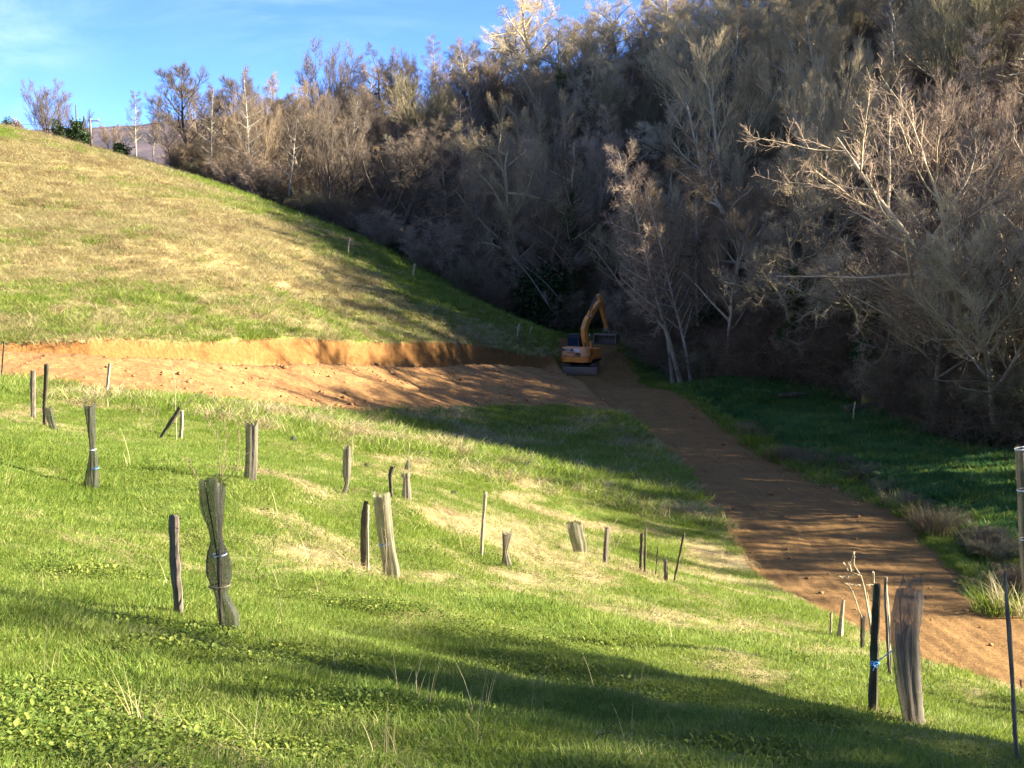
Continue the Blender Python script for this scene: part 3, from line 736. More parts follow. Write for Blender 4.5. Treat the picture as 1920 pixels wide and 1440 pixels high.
BROWNT = blademat('bramble_twigs', [(0.075, 0.052, 0.035), (0.16, 0.11, 0.072), (0.26, 0.185, 0.12)], 0.0)

def blades(n, rad, h, w, bend, rg, lay=0.0, mat_split=None, K=4):
    """n tapering blades around the origin"""
    a = rg.random(n) * 6.28; rr = rad * np.sqrt(rg.random(n))
    base = np.stack([np.cos(a) * rr, np.sin(a) * rr, np.full(n, -0.02)], -1)
    out = a + rg.normal(0, 0.9, n); hh = h * (0.45 + 0.75 * rg.random(n)); bd = bend * (0.3 + rg.random(n))
    t = np.linspace(0, 1, K)[None, :]
    ang = (lay + bd[:, None] * t)                       # lean from the vertical grows to the tip
    st = hh[:, None] / (K - 1)
    dx = np.cumsum(np.sin(ang) * st, 1) - np.sin(ang[:, :1]) * st; dz = np.cumsum(np.cos(ang) * st, 1) - np.cos(ang[:, :1]) * st
    P = base[:, None] + np.stack([np.cos(out)[:, None] * dx, np.sin(out)[:, None] * dx, dz], -1)
    fa = out + 1.57 + rg.normal(0, 0.6, n); s = np.stack([np.cos(fa), np.sin(fa), np.zeros(n)], -1)[:, None] * (w * 0.5) * np.array([1, 0.9, 0.6, 0.08])[None, :K, None]
    V = np.stack([P - s, P + s], 2)                      # n,K,2,3
    i = np.arange(n * K * 2).reshape(n, K, 2)
    F = np.stack([i[:, :-1, 0], i[:, :-1, 1], i[:, 1:, 1], i[:, 1:, 0]], -1).reshape(-1, 4)
    return V.reshape(-1, 3), F

def herb(n, rad, h, size, rg):
    a = rg.random(n) * 6.28; rr = rad * np.sqrt(rg.random(n))
    C = np.stack([np.cos(a) * rr, np.sin(a) * rr, h * (0.2 + 0.8 * rg.random(n)) * (1 - 0.5 * (rr / rad) ** 2)], -1)
    V, F = [], []
    N = unit(np.stack([rg.normal(0, .45, n), rg.normal(0, .45, n), np.ones(n)], -1)); X = unit(np.cross(N, rg.normal(0, 1, (n, 3)))); Y = np.cross(N, X)
    s = (size * (0.5 + 0.9 * rg.random(n)))[:, None]
    ring = [(-0.9, 0), (-0.35, 0.62), (0.45, 0.5), (1.0, 0), (0.45, -0.5), (-0.35, -0.62)]
    V = np.stack([C + X * s * u + Y * s * v + N * s * 0.25 * (abs(v) > 0) for u, v in ring], 1).reshape(-1, 3)
    i = np.arange(n * 6).reshape(n, 6)
    return V, np.concatenate([i[:, [0, 1, 2, 3]], i[:, [0, 3, 4, 5]]])

def brush(rg, h=1.6, n=22):
    P0 = np.stack([rg.normal(0, .35, n), rg.normal(0, .35, n), np.full(n, -.1)], -1)
    D = unit(np.stack([rg.normal(0, .5, n), rg.normal(0, .5, n), np.ones(n)], -1)); L = h * (0.5 + rg.random(n))
    P, r, Ds = strands(P0, D, L, 6, 0.010, 0.006, 0.18, 0.0, rg, 0.12); a = [tubes(P, r, 3)]
    p, d, L2, rp = children(P, r, Ds, L, 9, 0.1, 1, (R(30), R(70)), rg, 0.5, inner=.6)
    P, r, Ds = strands(p, d, L2, 4, 0.006, 0.005, 0.2, 0.0, rg); a.append(tubes(P, r, 3))
    p, d, L2, rp = children(P, r, Ds, L2, 5, 0.1, 1, (R(30), R(70)), rg, 0.6, inner=.6)
    P, r, Ds = strands(p, d, L2, 3, 0.005, 0.0045, 0.2, 0.0, rg); a.append(tubes(P, r, 3))
    return join(a)

def proto_coll(name, items):
    c = bpy.data.collections.new(name)
    for i, (nm, (v, f), mt) in enumerate(items):
        o = bpy.data.objects.new(f'{chr(97 + i)}_{nm}', mesh_np(nm, v, f, [mt], smooth_=False)); c.objects.link(o)
    return c

def scatter(name, label, pts, rot, scl, pick, coll):
    n = len(pts)
    me = bpy.data.meshes.new(name); me.vertices.add(n); me.vertices.foreach_set('co', np.asarray(pts, np.float32).ravel())
    for nm, arr, ty in (('rotz', rot, 'FLOAT'), ('scl', scl, 'FLOAT'), ('pick', pick, 'INT')):
        a = me.attributes.new(nm, ty, 'POINT'); a.data.foreach_set('value', np.asarray(arr, np.float32 if ty == 'FLOAT' else np.int32))
    o = link(name, me); tag(o, label, None, None, 'stuff')
    t = bpy.data.node_groups.new(name, 'GeometryNodeTree')
    t.interface.new_socket('Geometry', in_out='INPUT', socket_type='NodeSocketGeometry'); t.interface.new_socket('Geometry', in_out='OUTPUT', socket_type='NodeSocketGeometry')
    gi = t.nodes.new('NodeGroupInput'); go = t.nodes.new('NodeGroupOutput')
    ci = t.nodes.new('GeometryNodeCollectionInfo'); ci.inputs['Collection'].default_value = coll; ci.inputs['Separate Children'].default_value = True; ci.inputs['Reset Children'].default_value = True
    ip = t.nodes.new('GeometryNodeInstanceOnPoints'); ip.inputs['Pick Instance'].default_value = True
    def na(nm, ty):
        q = t.nodes.new('GeometryNodeInputNamedAttribute'); q.data_type = ty; q.inputs['Name'].default_value = nm; return q.outputs['Attribute']
    cx = t.nodes.new('ShaderNodeCombineXYZ'); t.links.new(na('rotz', 'FLOAT'), cx.inputs[2])
    L = t.links.new
    L(gi.outputs[0], ip.inputs['Points']); L(ci.outputs[0], ip.inputs['Instance']); L(na('pick', 'INT'), ip.inputs['Instance Index'])
    L(cx.outputs[0], ip.inputs['Rotation']); L(na('scl', 'FLOAT'), ip.inputs['Scale']); L(ip.outputs[0], go.inputs[0])
    md = o.modifiers.new('scatter', 'NODES'); md.node_group = t
    return o

SHADE_GREEN = blademat('lush_blades', [(0.018, 0.060, 0.018), (0.040, 0.120, 0.036), (0.085, 0.18, 0.055), (0.15, 0.23, 0.08)], 0.35, (0.08, 0.30, 0.08))  # cool dark blades, meadow shade painted into their colour
rgs = np.random.default_rng(12)
TUFTS = proto_coll('tufts', [
    ('green_tuft', blades(44, 0.14, 0.065, 0.0055, 1.3, rgs), GREEN),
    ('green_tuft', blades(44, 0.16, 0.06, 0.006, 1.5, rgs), GREEN),
    ('green_tuft', blades(36, 0.12, 0.085, 0.0055, 1.5, rgs), GREEN),
    ('straw_tuft', blades(40, 0.16, 0.10, 0.005, 1.9, rgs, 0.8), STRAW),
    ('straw_tuft', blades(34, 0.17, 0.14, 0.005, 2.1, rgs, 0.9), STRAW),
    ('rusty_tuft', blades(34, 0.15, 0.09, 0.005, 1.9, rgs, 0.8), RUSTY),
    ('tall_stems', blades(4, 0.08, 0.32, 0.0045, 0.6, rgs, 0.05), STRAW),
    ('herbs', herb(34, 0.17, 0.045, 0.010, rgs), LEAFY),
    ('herbs', herb(36, 0.20, 0.07, 0.0135, rgs), LEAFY)])
FARTUFTS = proto_coll('far_tufts', [
    ('green_clump', blades(60, 0.34, 0.24, 0.016, 1.2, rgs, 0.2), GREEN),
    ('green_clump', blades(50, 0.30, 0.17, 0.018, 1.4, rgs, 0.3), GREEN),
    ('straw_clump', blades(60, 0.36, 0.40, 0.013, 1.8, rgs, 0.5), STRAW),
    ('straw_clump', blades(60, 0.40, 0.30, 0.013, 2.1, rgs, 0.6), STRAW),
    ('rusty_clump', blades(50, 0.34, 0.30, 0.014, 1.6, rgs, 0.4), RUSTY),
    ('shade_green_clump', blades(70, 0.36, 0.22, 0.016, 1.2, rgs, 0.2), SHADE_GREEN)])
rgb_ = np.random.default_rng(31)
BRUSH = proto_coll('brush', [('twigs', brush(rgb_), BROWNT), ('twigs', brush(rgb_, 2.2, 18), BROWNT), ('twigs', brush(rgb_, 1.2, 26), BROWNT), ('leaves', leaf_cloud(rgb_.normal(0, 1, (420, 3)) * np.array([.45, .45, .3]) + np.array([0, 0, .4]), 0.06, rgb_), EVERG)])

def sample(n, y0, y1, m=0.40, off=0.5, power=1.0):
    """points spread over the ground, thinning out with distance"""
    k = rgs.random(n) ** power; y = y0 + (y1 - y0) * k
    x = (rgs.random(n) * 2 - 1) * (m * y + off)
    return x, y

# patches of low leafy herbs: (pixel x, pixel y, radius x, radius y)
HERB = []
for (px, py, rx, ry) in [(90,1330,1.0,.7),(250,1380,.8,.6),(40,1400,.8,.6),(430,1240,.9,.6),(560,1250,.8,.6),(780,1150,1.1,.5),(950,1200,1.2,.5),(1150,1290,1.0,.45),(1300,1320,.9,.4),(700,1140,.6,.3),(1060,1215,.9,.35),(650,1330,.5,.4),(1480,1360,.9,.4),(1600,1400,.9,.5),(250,1090,1.2,.5),(540,1120,.6,.3),(1000,1260,.9,.35),(1750,1430,.8,.5),(1380,1425,.7,.4),(480,1420,.6,.4),(1130,1010,1.2,.6),(330,1200,.7,.4)]:
    p = hit(px, py, 3.0)
    if p: HERB.append((p[0], p[1], rx, ry))
def herbness(x, y):
    v = np.zeros(x.shape)
    for a, b, rx, ry in HERB: v = np.maximum(v, 1.25 - np.hypot((x - a) / rx, (y - b) / ry))
    return v + 0.9 * (fbm(x * 1.3, y * 1.3, 81, 3) - 0.5)

def grass_zone(name, label, n, y0, y1, power, far=False, smin=0.8, smax=1.4):
    x, y = sample(n, y0, y1, power=power)
    h, dirt, ben, sdd, cut, uu = features(x, y)
    keep = (dirt < 0.0 - 0.25 * rgs.random(len(x))) & (wood_mask(x, y) < 0.6 + rgs.random(len(x)) * 1.2)
    clump = fbm(x * 1.1, y * 1.1, 83, 3)
    keep &= rgs.random(len(x)) < (0.35 + 1.6 * smooth(0.3, 0.65, clump))
    x, y, h = x[keep], y[keep], h[keep]; n = len(x)
    d = dryness(x, y); pick = np.zeros(n, int); u = rgs.random(n)
    isdry = u < smooth(0.10, 0.92, d + 0.25 * (fbm(x * 3, y * 3, 85, 2) - 0.5))
    v = rgs.random(n); rust = fbm(x * 0.5, y * 0.5, 87, 3) > 0.60
    if far:
        pick = np.where(isdry, np.where(rust & (v < .3), 4, np.where(v < .55, 2, 3)), np.where(v < .5, 0, 1))
        pick = np.where((rgs.random(n) < shade_tint(x, y)) & (rgs.random(n) < .75), 5, pick)  # shade-coloured clumps for most of the right meadow
    else:
        pick = np.where(isdry, np.where(rust & (v < .6), 5, np.where(v < .55, 3, 4)), np.where(v < .4, 0, np.where(v < .75, 1, 2)))
        pick = np.where(rgs.random(n) < 0.001, 6, pick)
        hb = herbness(x, y)
        pick = np.where((hb > 0.42) & (rgs.random(n) < .5), np.where(v < .5, 7, 8), pick)
        pick = np.where((y < 30) & (rgs.random(n) < .03), 7, pick)
    scl = (smin + (smax - smin) * rgs.random(n)) * (0.75 + 0.7 * fbm(x * 0.8, y * 0.8, 89, 3))
    return scatter(name, label, np.stack([x, y, h], -1), rgs.random(n) * 6.28, scl, pick, FARTUFTS if far else TUFTS)
GQ = 1.0
grass_zone('grass', 'lush green grass mixed with low leaves on the near slope', int(62000 * GQ), 3.0, 19, 0.72)
grass_zone('grass', 'green and straw coloured grass on the middle of the near slope', int(95000 * GQ), 18, 48, 0.72, smin=1.0, smax=1.9)
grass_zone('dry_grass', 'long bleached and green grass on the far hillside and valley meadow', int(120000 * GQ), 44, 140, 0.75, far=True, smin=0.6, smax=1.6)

# bramble brush covering the floor of the wood
x, y = sample(30000, 54, 190, 0.42, 3, 0.8)
wm2 = wood_mask(x, y); k = (wm2 > 0.3) & (rgs.random(len(x)) < smooth(60, 5, wm2) * .7 + .3) & (fbm(x * .4, y * .4, 93, 3) > .36)
k &= ~((x > -1) & (x < 8.5) & (y < 112)) & (x / y > -0.232)
x, y = x[k], y[k]; hh = features(x, y)[0]
pk = rgs.integers(0, 3, len(x)); pk = np.where((fbm(x * .25, y * .25, 95, 3) > .58) & (rgs.random(len(x)) < .6), 3, pk)
scatter('undergrowth', 'dark brown bramble brush and ivy covering the floor of the wood', np.stack([x, y, hh], -1), rgs.random(len(x)) * 6.28, 0.6 + rgs.random(len(x)) * 0.8, pk, BRUSH)
# ------------------------------------------------------------------ stakes, tree guards, saplings
def woodmat(name, dark, mid, light, moss=0.0):
    m, n = new_mat(name); tcn = n.n('ShaderNodeTexCoord')
    mp_ = n.n('ShaderNodeMapping', {'Vector': (tcn, 'Object'), 'Scale': (38, 38, 3.0)})
    a = n.noise(mp_, 1.0, 6, 0.65, 0.8); b_ = n.noise((tcn, 'Object'), 5.0, 4, 0.6)
    cc = n.ramp(n.math('ADD', n.math('MULTIPLY', a, 0.7), n.math('MULTIPLY', b_, 0.3)), [(0.3, dark), (0.5, mid), (0.7, light)])
    if moss: cc = n.mix(n.math('MULTIPLY', n.maprange(n.noise((tcn, 'Object'), 3.0, 4, 0.6), 0.45, 0.6), moss), cc, (0.055, 0.065, 0.02)); cc = (cc, 2)
    bb = n.n('ShaderNodeBsdfPrincipled', {'Base Color': cc, 'Roughness': 0.85, 'Specular IOR Level': 0.2})
    bn = n.n('ShaderNodeBump', {'Height': a, 'Distance': 0.006, 'Strength': 0.9}); n.link(bn, 0, bb, 'Normal')
    n.n('ShaderNodeOutputMaterial', {'Surface': bb}); return m
W_GREY = woodmat('weathered_wood', (0.07, 0.055, 0.042), (0.16, 0.13, 0.10), (0.29, 0.25, 0.20))
W_DARK = woodmat('dark_mossy_wood', (0.035, 0.03, 0.02), (0.09, 0.075, 0.05), (0.20, 0.165, 0.12), 0.6)
W_PALE = woodmat('pale_stick', (0.22, 0.17, 0.11), (0.40, 0.32, 0.21), (0.55, 0.47, 0.34))
W_BARK = woodmat('sapling_bark', (0.10, 0.07, 0.045), (0.22, 0.16, 0.10), (0.36, 0.28, 0.18))

def netting(name, col, alpha):
    m, n = new_mat(name); tcn = n.n('ShaderNodeTexCoord')
    mp_ = n.n('ShaderNodeMapping', {'Vector': (tcn, 'Object'), 'Scale': (30, 30, 2.0)}); a = n.noise(mp_, 1.0, 4, 0.6)
    b_ = n.noise((tcn, 'Object'), 4.0, 4, 0.6)
    cc = n.ramp(n.math('ADD', n.math('MULTIPLY', a, 0.5), n.math('MULTIPLY', b_, 0.5)), [(0.3, tuple(q * 0.6 for q in col)), (0.5, col), (0.7, tuple(q * 1.5 for q in col))])
    # woven plastic: holes a few millimetres wide
    wv = n.n('ShaderNodeTexWave', {'Vector': (tcn, 'Object'), 'Scale': 90.0, 'Distortion': 1.0}, bands_direction='Z')
    al = n.maprange(n.math('ADD', n.math('MULTIPLY', (wv, 'Fac'), 0.5), n.math('MULTIPLY', a, 0.5)), 0.25, 0.75, alpha - 0.22, alpha + 0.22)
    bb = n.n('ShaderNodeBsdfPrincipled', {'Base Color': cc, 'Roughness': 0.7, 'Specular IOR Level': 0.3}); tr = n.n('ShaderNodeBsdfTransparent')
    mx = n.n('ShaderNodeMixShader', {0: al, 1: tr, 2: bb}); n.n('ShaderNodeOutputMaterial', {'Surface': mx}); return m
NET_DARK = netting('dark_green_netting', (0.050, 0.052, 0.040), 0.58)
NET_GREY = netting('grey_brown_netting', (0.14, 0.12, 0.09), 0.68)
NET_OLIVE = netting('olive_netting', (0.17, 0.155, 0.10), 0.70)
NET_THIN = netting('thin_grey_netting', (0.16, 0.135, 0.11), 0.58)
def plain(name, col, rough=0.5, metallic=0.0, spec=0.4):
    m, n = new_mat(name); tcn = n.n('ShaderNodeTexCoord'); a = n.noise((tcn, 'Object'), 6.0, 4, 0.6)
    cc = n.mix(n.math('MULTIPLY', a, 0.5), tuple(q * 1.15 for q in col), tuple(q * 0.65 for q in col))
    finish(n, cc, rough, a, 0.002, 0.3, spec, metallic); return m
ROPE = plain('blue_twine', (0.10, 0.36, 0.72)); WHITE = plain('white_plastic_tie', (0.72, 0.76, 0.80))

def base_px(px, py):
    p = hit(px, py, 3.5); return p

def to_local(px, py, bx, by, Y):
    """photograph pixel -> metres right of and above the foot, for something standing at distance Y"""
    r = ray(px, py); rb = ray(bx, by)
    return (r[0] / r[1] - rb[0] / rb[1]) * Y, (r[2] / r[1] - rb[2] / rb[1]) * Y

def guard(label, rows, mat, ties=(), inner=None, lift=False, ybase=None, flat=0.5, rag=0.03, group='netting tree guards on the near slope', poke=None, seed=0):
    """rows: (py, x left, x right) from top to bottom as seen in the photograph"""
    rg = np.random.default_rng(seed + 100)
    by = rows[-1][0] if ybase is None else ybase; bx = (rows[-1][1] + rows[-1][2]) / 2
    p = base_px(bx, by); Y = p[1]
    e = empty('tree_guard', p, label, 'tree guard', group)
    z, cx, hw = [], [], []
    for (py, xl, xr) in rows[::-1]:
        a, zz = to_local(xl, py, bx, by, Y); b, _ = to_local(xr, py, bx, by, Y)
        z.append(zz); cx.append((a + b) / 2); hw.append((b - a) / 2)
    z = np.array(z); zz = np.linspace(z[0] - (0 if lift else 0.05), z[-1], max(10, int((z[-1] - z[0]) / 0.035)))
    cx = np.interp(zz, z, cx); hw = np.interp(zz, z, hw)
    k = np.ones(3) / 3
    if False:
        cx[1:-1] = np.convolve(cx, k, 'valid'); hw[1:-1] = np.convolve(hw, k, 'valid')
    S = 36; an = np.arange(S) * 2 * np.pi / S; V = []
    ph = rg.random(4) * 6.28
    for i, q in enumerate(zz):
        fold = 1 + 0.10 * np.sin(5 * an + ph[0] + q * 1.7) + 0.07 * np.sin(9 * an + ph[1] - q * 2.3)
        fold = fold / np.max(np.abs(np.cos(an) * fold))
        top = (i == len(zz) - 1); dz = rag * rg.normal(0, 1, S) * 0.5 + rag * 1.5 * np.sin(an * 2 + ph[2]) if top else 0
        dep = flat * hw[i] + 0.015
        V.append(np.stack([cx[i] + hw[i] * np.cos(an) * fold + rg.normal(0, .002, S), dep * np.sin(an) * fold, q + dz * np.ones(S)], -1))
    V = np.array(V).reshape(-1, 3); n = len(zz)
    idx = np.arange(n * S).reshape(n, S); nx = np.roll(idx, -1, 1)
    F = np.stack([idx[:-1], nx[:-1], nx[1:], idx[1:]], -1).reshape(-1, 4)
    link('netting', mesh_np('netting', V, F, [mat]), e)
    for (py, xl, xr, mt) in ties:
        a, t = to_local(xl, py, bx, by, Y); b, _ = to_local(xr, py, bx, by, Y); c = (a + b) / 2; h_ = (b - a) / 2
        mb = MB(); q = np.linspace(0, 2 * np.pi, 20)
        mb.tube(np.stack([c + (h_ + .006) * np.cos(q), (flat * h_ + .02) * np.sin(q), t + 0.012 * np.sin(q * 1 + 1)], -1), 0.009, 5)
        mb.build('tie', mt, e, smooth_=True)
    for (x0, y0_, x1, y1_, r_, mt) in (inner or []):
        a, t = to_local(x0, y0_, bx, by, Y); b, u = to_local(x1, y1_, bx, by, Y)
        mb = MB(); q = np.linspace(0, 1, 8)[:, None]
        P = np.array([a, 0.0, t]) * (1 - q) + np.array([b, 0.0, u]) * q; P[1:-1, 0] += rg.normal(0, r_ * .5, 6); 
        mb.tube(P, r_, 8, wob=0.08); mb.build('stake', mt, e, smooth_=True)
    return e, p

def post(label, path, mat, name='wooden_post', cat='post', group='wooden stakes on the near slope', wob=0.14, seed=0, round_=10, ybase=None, depth=None, taper_top=False, parent=None, knots=0):
    """path: (px, py, width px) from top to bottom"""
    rg = np.random.default_rng(seed + 500); bx, by, _w = path[-1]
    p = base_px(bx, by) if depth is None else (ray(bx, by)[0] / ray(bx, by)[1] * depth, depth, ray(bx, by)[2] / ray(bx, by)[1] * depth); Y = p[1]
    P = []
    for (px, py, wd) in path[::-1]:
        a, z = to_local(px, py, bx, by, Y); P.append((a, z, wd / 2 * Y / FPX))
    P = np.array(P); P = np.vstack([[P[0, 0], P[0, 1] - 0.12, P[0, 2]], P])
    zz = np.linspace(P[0, 1], P[-1, 1], 16); xx = np.interp(zz, P[:, 1], P[:, 0]); rr = np.interp(zz, P[:, 1], P[:, 2])
    rr = rr * (1 + rg.normal(0, 0.05, len(rr))); yy = np.cumsum(rg.normal(0, 0.004, len(zz)))
    mb = MB(); mb.tube(np.stack([xx, yy, zz], -1), rr, round_, wob=wob)
    o = mb.build(name, mat, None, smooth_=False)
    # rough top
    me = o.data; n = len(me.vertices)
    for v in me.vertices:
        v.co.x += rg.normal(0, 0.0022); v.co.y += rg.normal(0, 0.0022)
        if v.index >= n - round_: v.co.z += rg.normal(0, 0.012)
    o.location = p; tag(o, label, cat, group); return o, p

def twigs(name, label, stems, bx, by, mat, cat='sapling', group=None, sub=(6, 4), r=0.006, depth=None, seed=0, l=0.35, rmin=0.0016, trop=0.05, ang=(25, 55)):
    """sapling: list of stem polylines in photograph pixels, with side twigs grown on them"""
    rg = np.random.default_rng(seed + 900)
    p = base_px(bx, by) if depth is None else (ray(bx, by)[0] / ray(bx, by)[1] * depth, depth, ray(bx, by)[2] / ray(bx, by)[1] * depth)
    Y = p[1]; parts = []; side = []
    for st in stems:
        rs = r * (st[0] if isinstance(st[0], (int, float)) else 1.0); pl = [q for q in st if not isinstance(q, (int, float))]
        Q = np.array([(*to_local(a, b, bx, by, Y), 0) for a, b in pl])[:, [0, 2, 1]]
        Q[:, 1] = np.cumsum(rg.normal(0, 0.02, len(Q))) if len(Q) > 2 else 0
        d = np.concatenate([[0], np.cumsum(np.linalg.norm(np.diff(Q, axis=0), axis=1))]); K = 9; t = np.linspace(0, d[-1], K)
        P = np.stack([np.interp(t, d, Q[:, k]) for k in range(3)], -1)[None]
        P[:, 1:-1] += rg.normal(0, 0.006, (1, K - 2, 3))
        rad = np.linspace(rs, max(rs * 0.35, rmin), K)[None]; parts.append(tubes(P, rad, 5))
        Ds = unit(np.gradient(P, axis=1))
        if sub[0]:
            pp, dd, L2, rp = children(P, rad, Ds, np.array([d[-1]]), sub[0], 0.3, 1, (R(ang[0]), R(ang[1])), rg, l, lmin=0.05)
            P2, r2, D2 = strands(pp, dd, L2, 5, np.maximum(rp * .6, rmin), rmin * .8, 0.10, trop, rg); side.append(tubes(P2, r2, 4))
            if sub[1]:
                pp, dd, L3, rp = children(P2, r2, D2, L2, sub[1], 0.1, 1, (R(25), R(55)), rg, 0.5, lmin=0.04)
                P3, r3, D3 = strands(pp, dd, L3, 4, rmin * .9, rmin * .7, 0.10, trop, rg); side.append(tubes(P3, r3, 3))
    if side:
        e = empty(name, p, label, cat, group)
        v, f = join(parts); link('stem', mesh_np('stem', v, f, [mat]), e)
        v, f = join(side); link('twigs', mesh_np('twigs', v, f, [mat]), e); return e, p
    v, f = join(parts); o = link(name, mesh_np(name, v, f, [mat])); o.location = p; return tag(o, label, cat, group), p

# near guard and its neighbour post
guard('tall dark twisted netting guard pinched at the waist, nearest one left of centre', [(900,373,423),(944,374,421),(970,381,419),(992,391,417),(1015,394,418),(1035,387,427),(1055,383,434),(1078,384,435),(1098,393,430),(1112,401,427),(1128,404,434),(1148,405,448),(1168,409,450),(1184,414,449)], NET_DARK,
      ties=[(1040,396,424,WHITE),(1098,393,430,W_GREY)], inner=[(408,906,414,1172,0.016,W_GREY),(384,904,410,1060,0.006,W_DARK)], seed=1, flat=0.55)
twigs('sapling', 'young tree with thin bare branches rising out of the tall dark netting guard',
      [[1.0,(416,1165),(418,1060),(413,900),(406,830),(402,770),(398,742)],[.7,(418,902),(438,886),(450,862),(452,810),(449,765)],[.6,(376,903),(362,882),(350,858)],[.6,(403,815),(390,790),(385,770)],[.6,(405,818),(420,800),(432,775),(437,755)],[.4,(415,900),(420,850),(424,800)]], 416, 1165, W_BARK, r=0.007, sub=(5,3), l=0.22, seed=2, rmin=0.0022)
post('weathered crooked post with a bulge halfway, left of the tall dark guard', [(328,966,19),(328,990,18),(329,1045,16),(332,1060,19),(331,1085,18),(334,1100,16),(337,1155,15)], W_GREY, seed=3)
guard('dark guard narrowed at the middle with two pale ties, far left', [(758,155,180),(786,160,179),(819,165,180),(840,168,179),(850,167,182),(873,164,184),(911,155,186),(917,157,185)], NET_DARK,
      ties=[(843,168,179,WHITE),(878,171,185,ROPE)], inner=[(168,764,172,915,0.022,W_GREY)], seed=4)
guard('straight grey brown netting sleeve with no pinch, right of the sapling branches', [(793,460,484),(836,461,484),(874,459,484),(903,457,482)], NET_GREY, inner=[(474,794,474,902,0.022,W_GREY)], seed=5)
post('grey split post with sunlit pale side, left one of the far left pair', [(62,695,9),(62,740,9),(63,784,8)], W_GREY, seed=6)
post('taller dark post standing in the short guard, right one of the far left pair', [(88,683,9),(87,720,8),(84,763,7),(85,800,7)], W_DARK, seed=7)
guard('short leaning guard at the foot of the taller dark post on the far left', [(763,82,98),(785,87,101),(809,94,110)], NET_DARK, seed=8, rag=.02)
twigs('sapling', 'thin whip of a sapling beside the short leaning guard on the far left', [[(100,805),(97,760),(95,725)]], 100, 805, W_BARK, sub=(3,0), r=.006, seed=9, rmin=.003)
post('thin pale stake standing alone just below the dug road, left part', [(206,681,5),(203,710,5),(200,738,5)], W_PALE, name='stake', cat='stake', seed=10, round_=6)
post('thin dark stick at the left edge of the picture', [(8,640,3),(5,680,3),(3,712,3)], W_DARK, name='stake', cat='stake', seed=11, round_=6)
twigs('sapling', 'thin pale whip beside the sunlit split post far left', [[(60,790),(59,740),(59,675)]], 60, 792, W_PALE, sub=(2,0), r=.004, seed=12, rmin=.002)
post('broken dark post leaning to the right against a pale stake', [(338,764,5),(325,787,9),(312,805,6),(300,823,5)], W_DARK, seed=13)
post('short pale sunlit stake propping the broken leaning post', [(341,770,7),(341,800,6),(339,823,6)], W_PALE, name='stake', cat='stake', seed=14, round_=6)
twigs('sapling', 'small bare orchard tree with crooked limbs beside the broken leaning post',
      [[1.0,(331,828),(330,770),(329,718)],[.7,(330,720),(340,706),(352,685)],[.6,(329,716),(324,695),(320,680)],[.6,(331,770),(360,745),(378,738),(388,728)],[.5,(340,782),(365,775),(378,760)]], 331, 828, W_PALE, r=0.016, sub=(5,3), l=0.35, seed=15, rmin=0.004)
twigs('sapling', 'wispy pale bush of dead stems left of the broken leaning post', [[(280,812),(276,780),(272,752)],[(282,812),(285,780),(288,750)],[(278,812),(266,785),(262,765)],[(285,812),(296,785),(300,765)]], 281, 813, W_BARK, r=.006, sub=(5,3), l=.4, seed=16, rmin=.003)
guard('slim guard with a kinked foot, just left of centre', [(839,643,659),(888,642,658),(900,645,656),(907,647,655),(925,640,649)], NET_GREY, seed=17, inner=[(651,840,648,920,.02,W_GREY)])
twigs('sapling', 'thin pale whip rising beside the slim guard with the kinked foot', [[(662,872),(661,830),(664,790)]], 660, 880, W_PALE, sub=(0,0), r=.009, seed=18)
post('short curved stick, dark with a pale sunlit side, near the centre', [(737,874,9),(732,890,7),(733,915,6),(735,935,6)], W_DARK, name='stake', cat='stake', seed=19)
guard('squat guard flaring at its foot with a crumpled dark rim', [(886,752,769),(893,751,770),(897,756,768),(920,754,771),(938,752,774)], NET_GREY, seed=20, flat=.8)
twigs('sapling', 'straight thin stem standing tall above the squat crumpled guard', [[(764,930),(766,880),(767,824)]], 764, 936, W_PALE, sub=(2,0), r=.012, l=.1, seed=21, rmin=.004)
guard('small dark tapering guard behind the squat crumpled one', [(862,763,768),(872,760,770),(881,757,770)], NET_DARK, seed=22, rag=.01)
post('dark split post left of the wide leaning guard', [(687,941,8),(684,960,10),(682,1000,10),(682,1068,9)], W_DARK, seed=23)
post('thin bright stake close right of the dark split post', [(690,948,4),(689,1010,4),(690,1078,5)], W_PALE, name='stake', cat='stake', seed=24, round_=6)
guard('wide olive netting guard leaning left, in the middle of the slope', [(927,697,732),(960,701,734),(995,706,737),(1024,711,741),(1060,717,748),(1082,721,751)], NET_OLIVE, ties=[(1021,711,728,ROPE)], seed=25, flat=.35)
twigs('sapling', 'brown stem with short spurs growing against the wide olive guard', [[(723,1080),(724,1030),(721,980),(716,930),(714,918)]], 723, 1082, W_BARK, sub=(10,0), r=.009, l=.10, seed=26, rmin=.003)
post('tall slender stake standing alone right of the middle', [(911,922,6),(908,960,6),(905,1000,6),(903,1044,5)], W_PALE, name='stake', cat='stake', seed=27, round_=7)
guard('small crossed guard twisted into an x at its middle', [(998,941,962),(1012,942,958),(1033,943,951),(1045,942,956),(1061,941,962)], NET_GREY, seed=28, flat=.4, inner=[(945,1000,944,1058,.014,W_DARK)])
guard('guard that has slid up its stem and hangs tilted above the ground', [(980,1061,1092),(1000,1066,1095),(1020,1071,1100),(1034,1075,1101)], NET_OLIVE, lift=True, ybase=1066, seed=29, flat=.35, inner=[(1094,982,1098,1064,.007,W_BARK)])
guard('narrow upright guard like a dark post, right of the hanging one', [(988,1134,1143),(1020,1132,1142),(1060,1129,1139)], NET_GREY, seed=30, flat=.8, inner=[(1138,989,1133,1058,.03,W_GREY)])
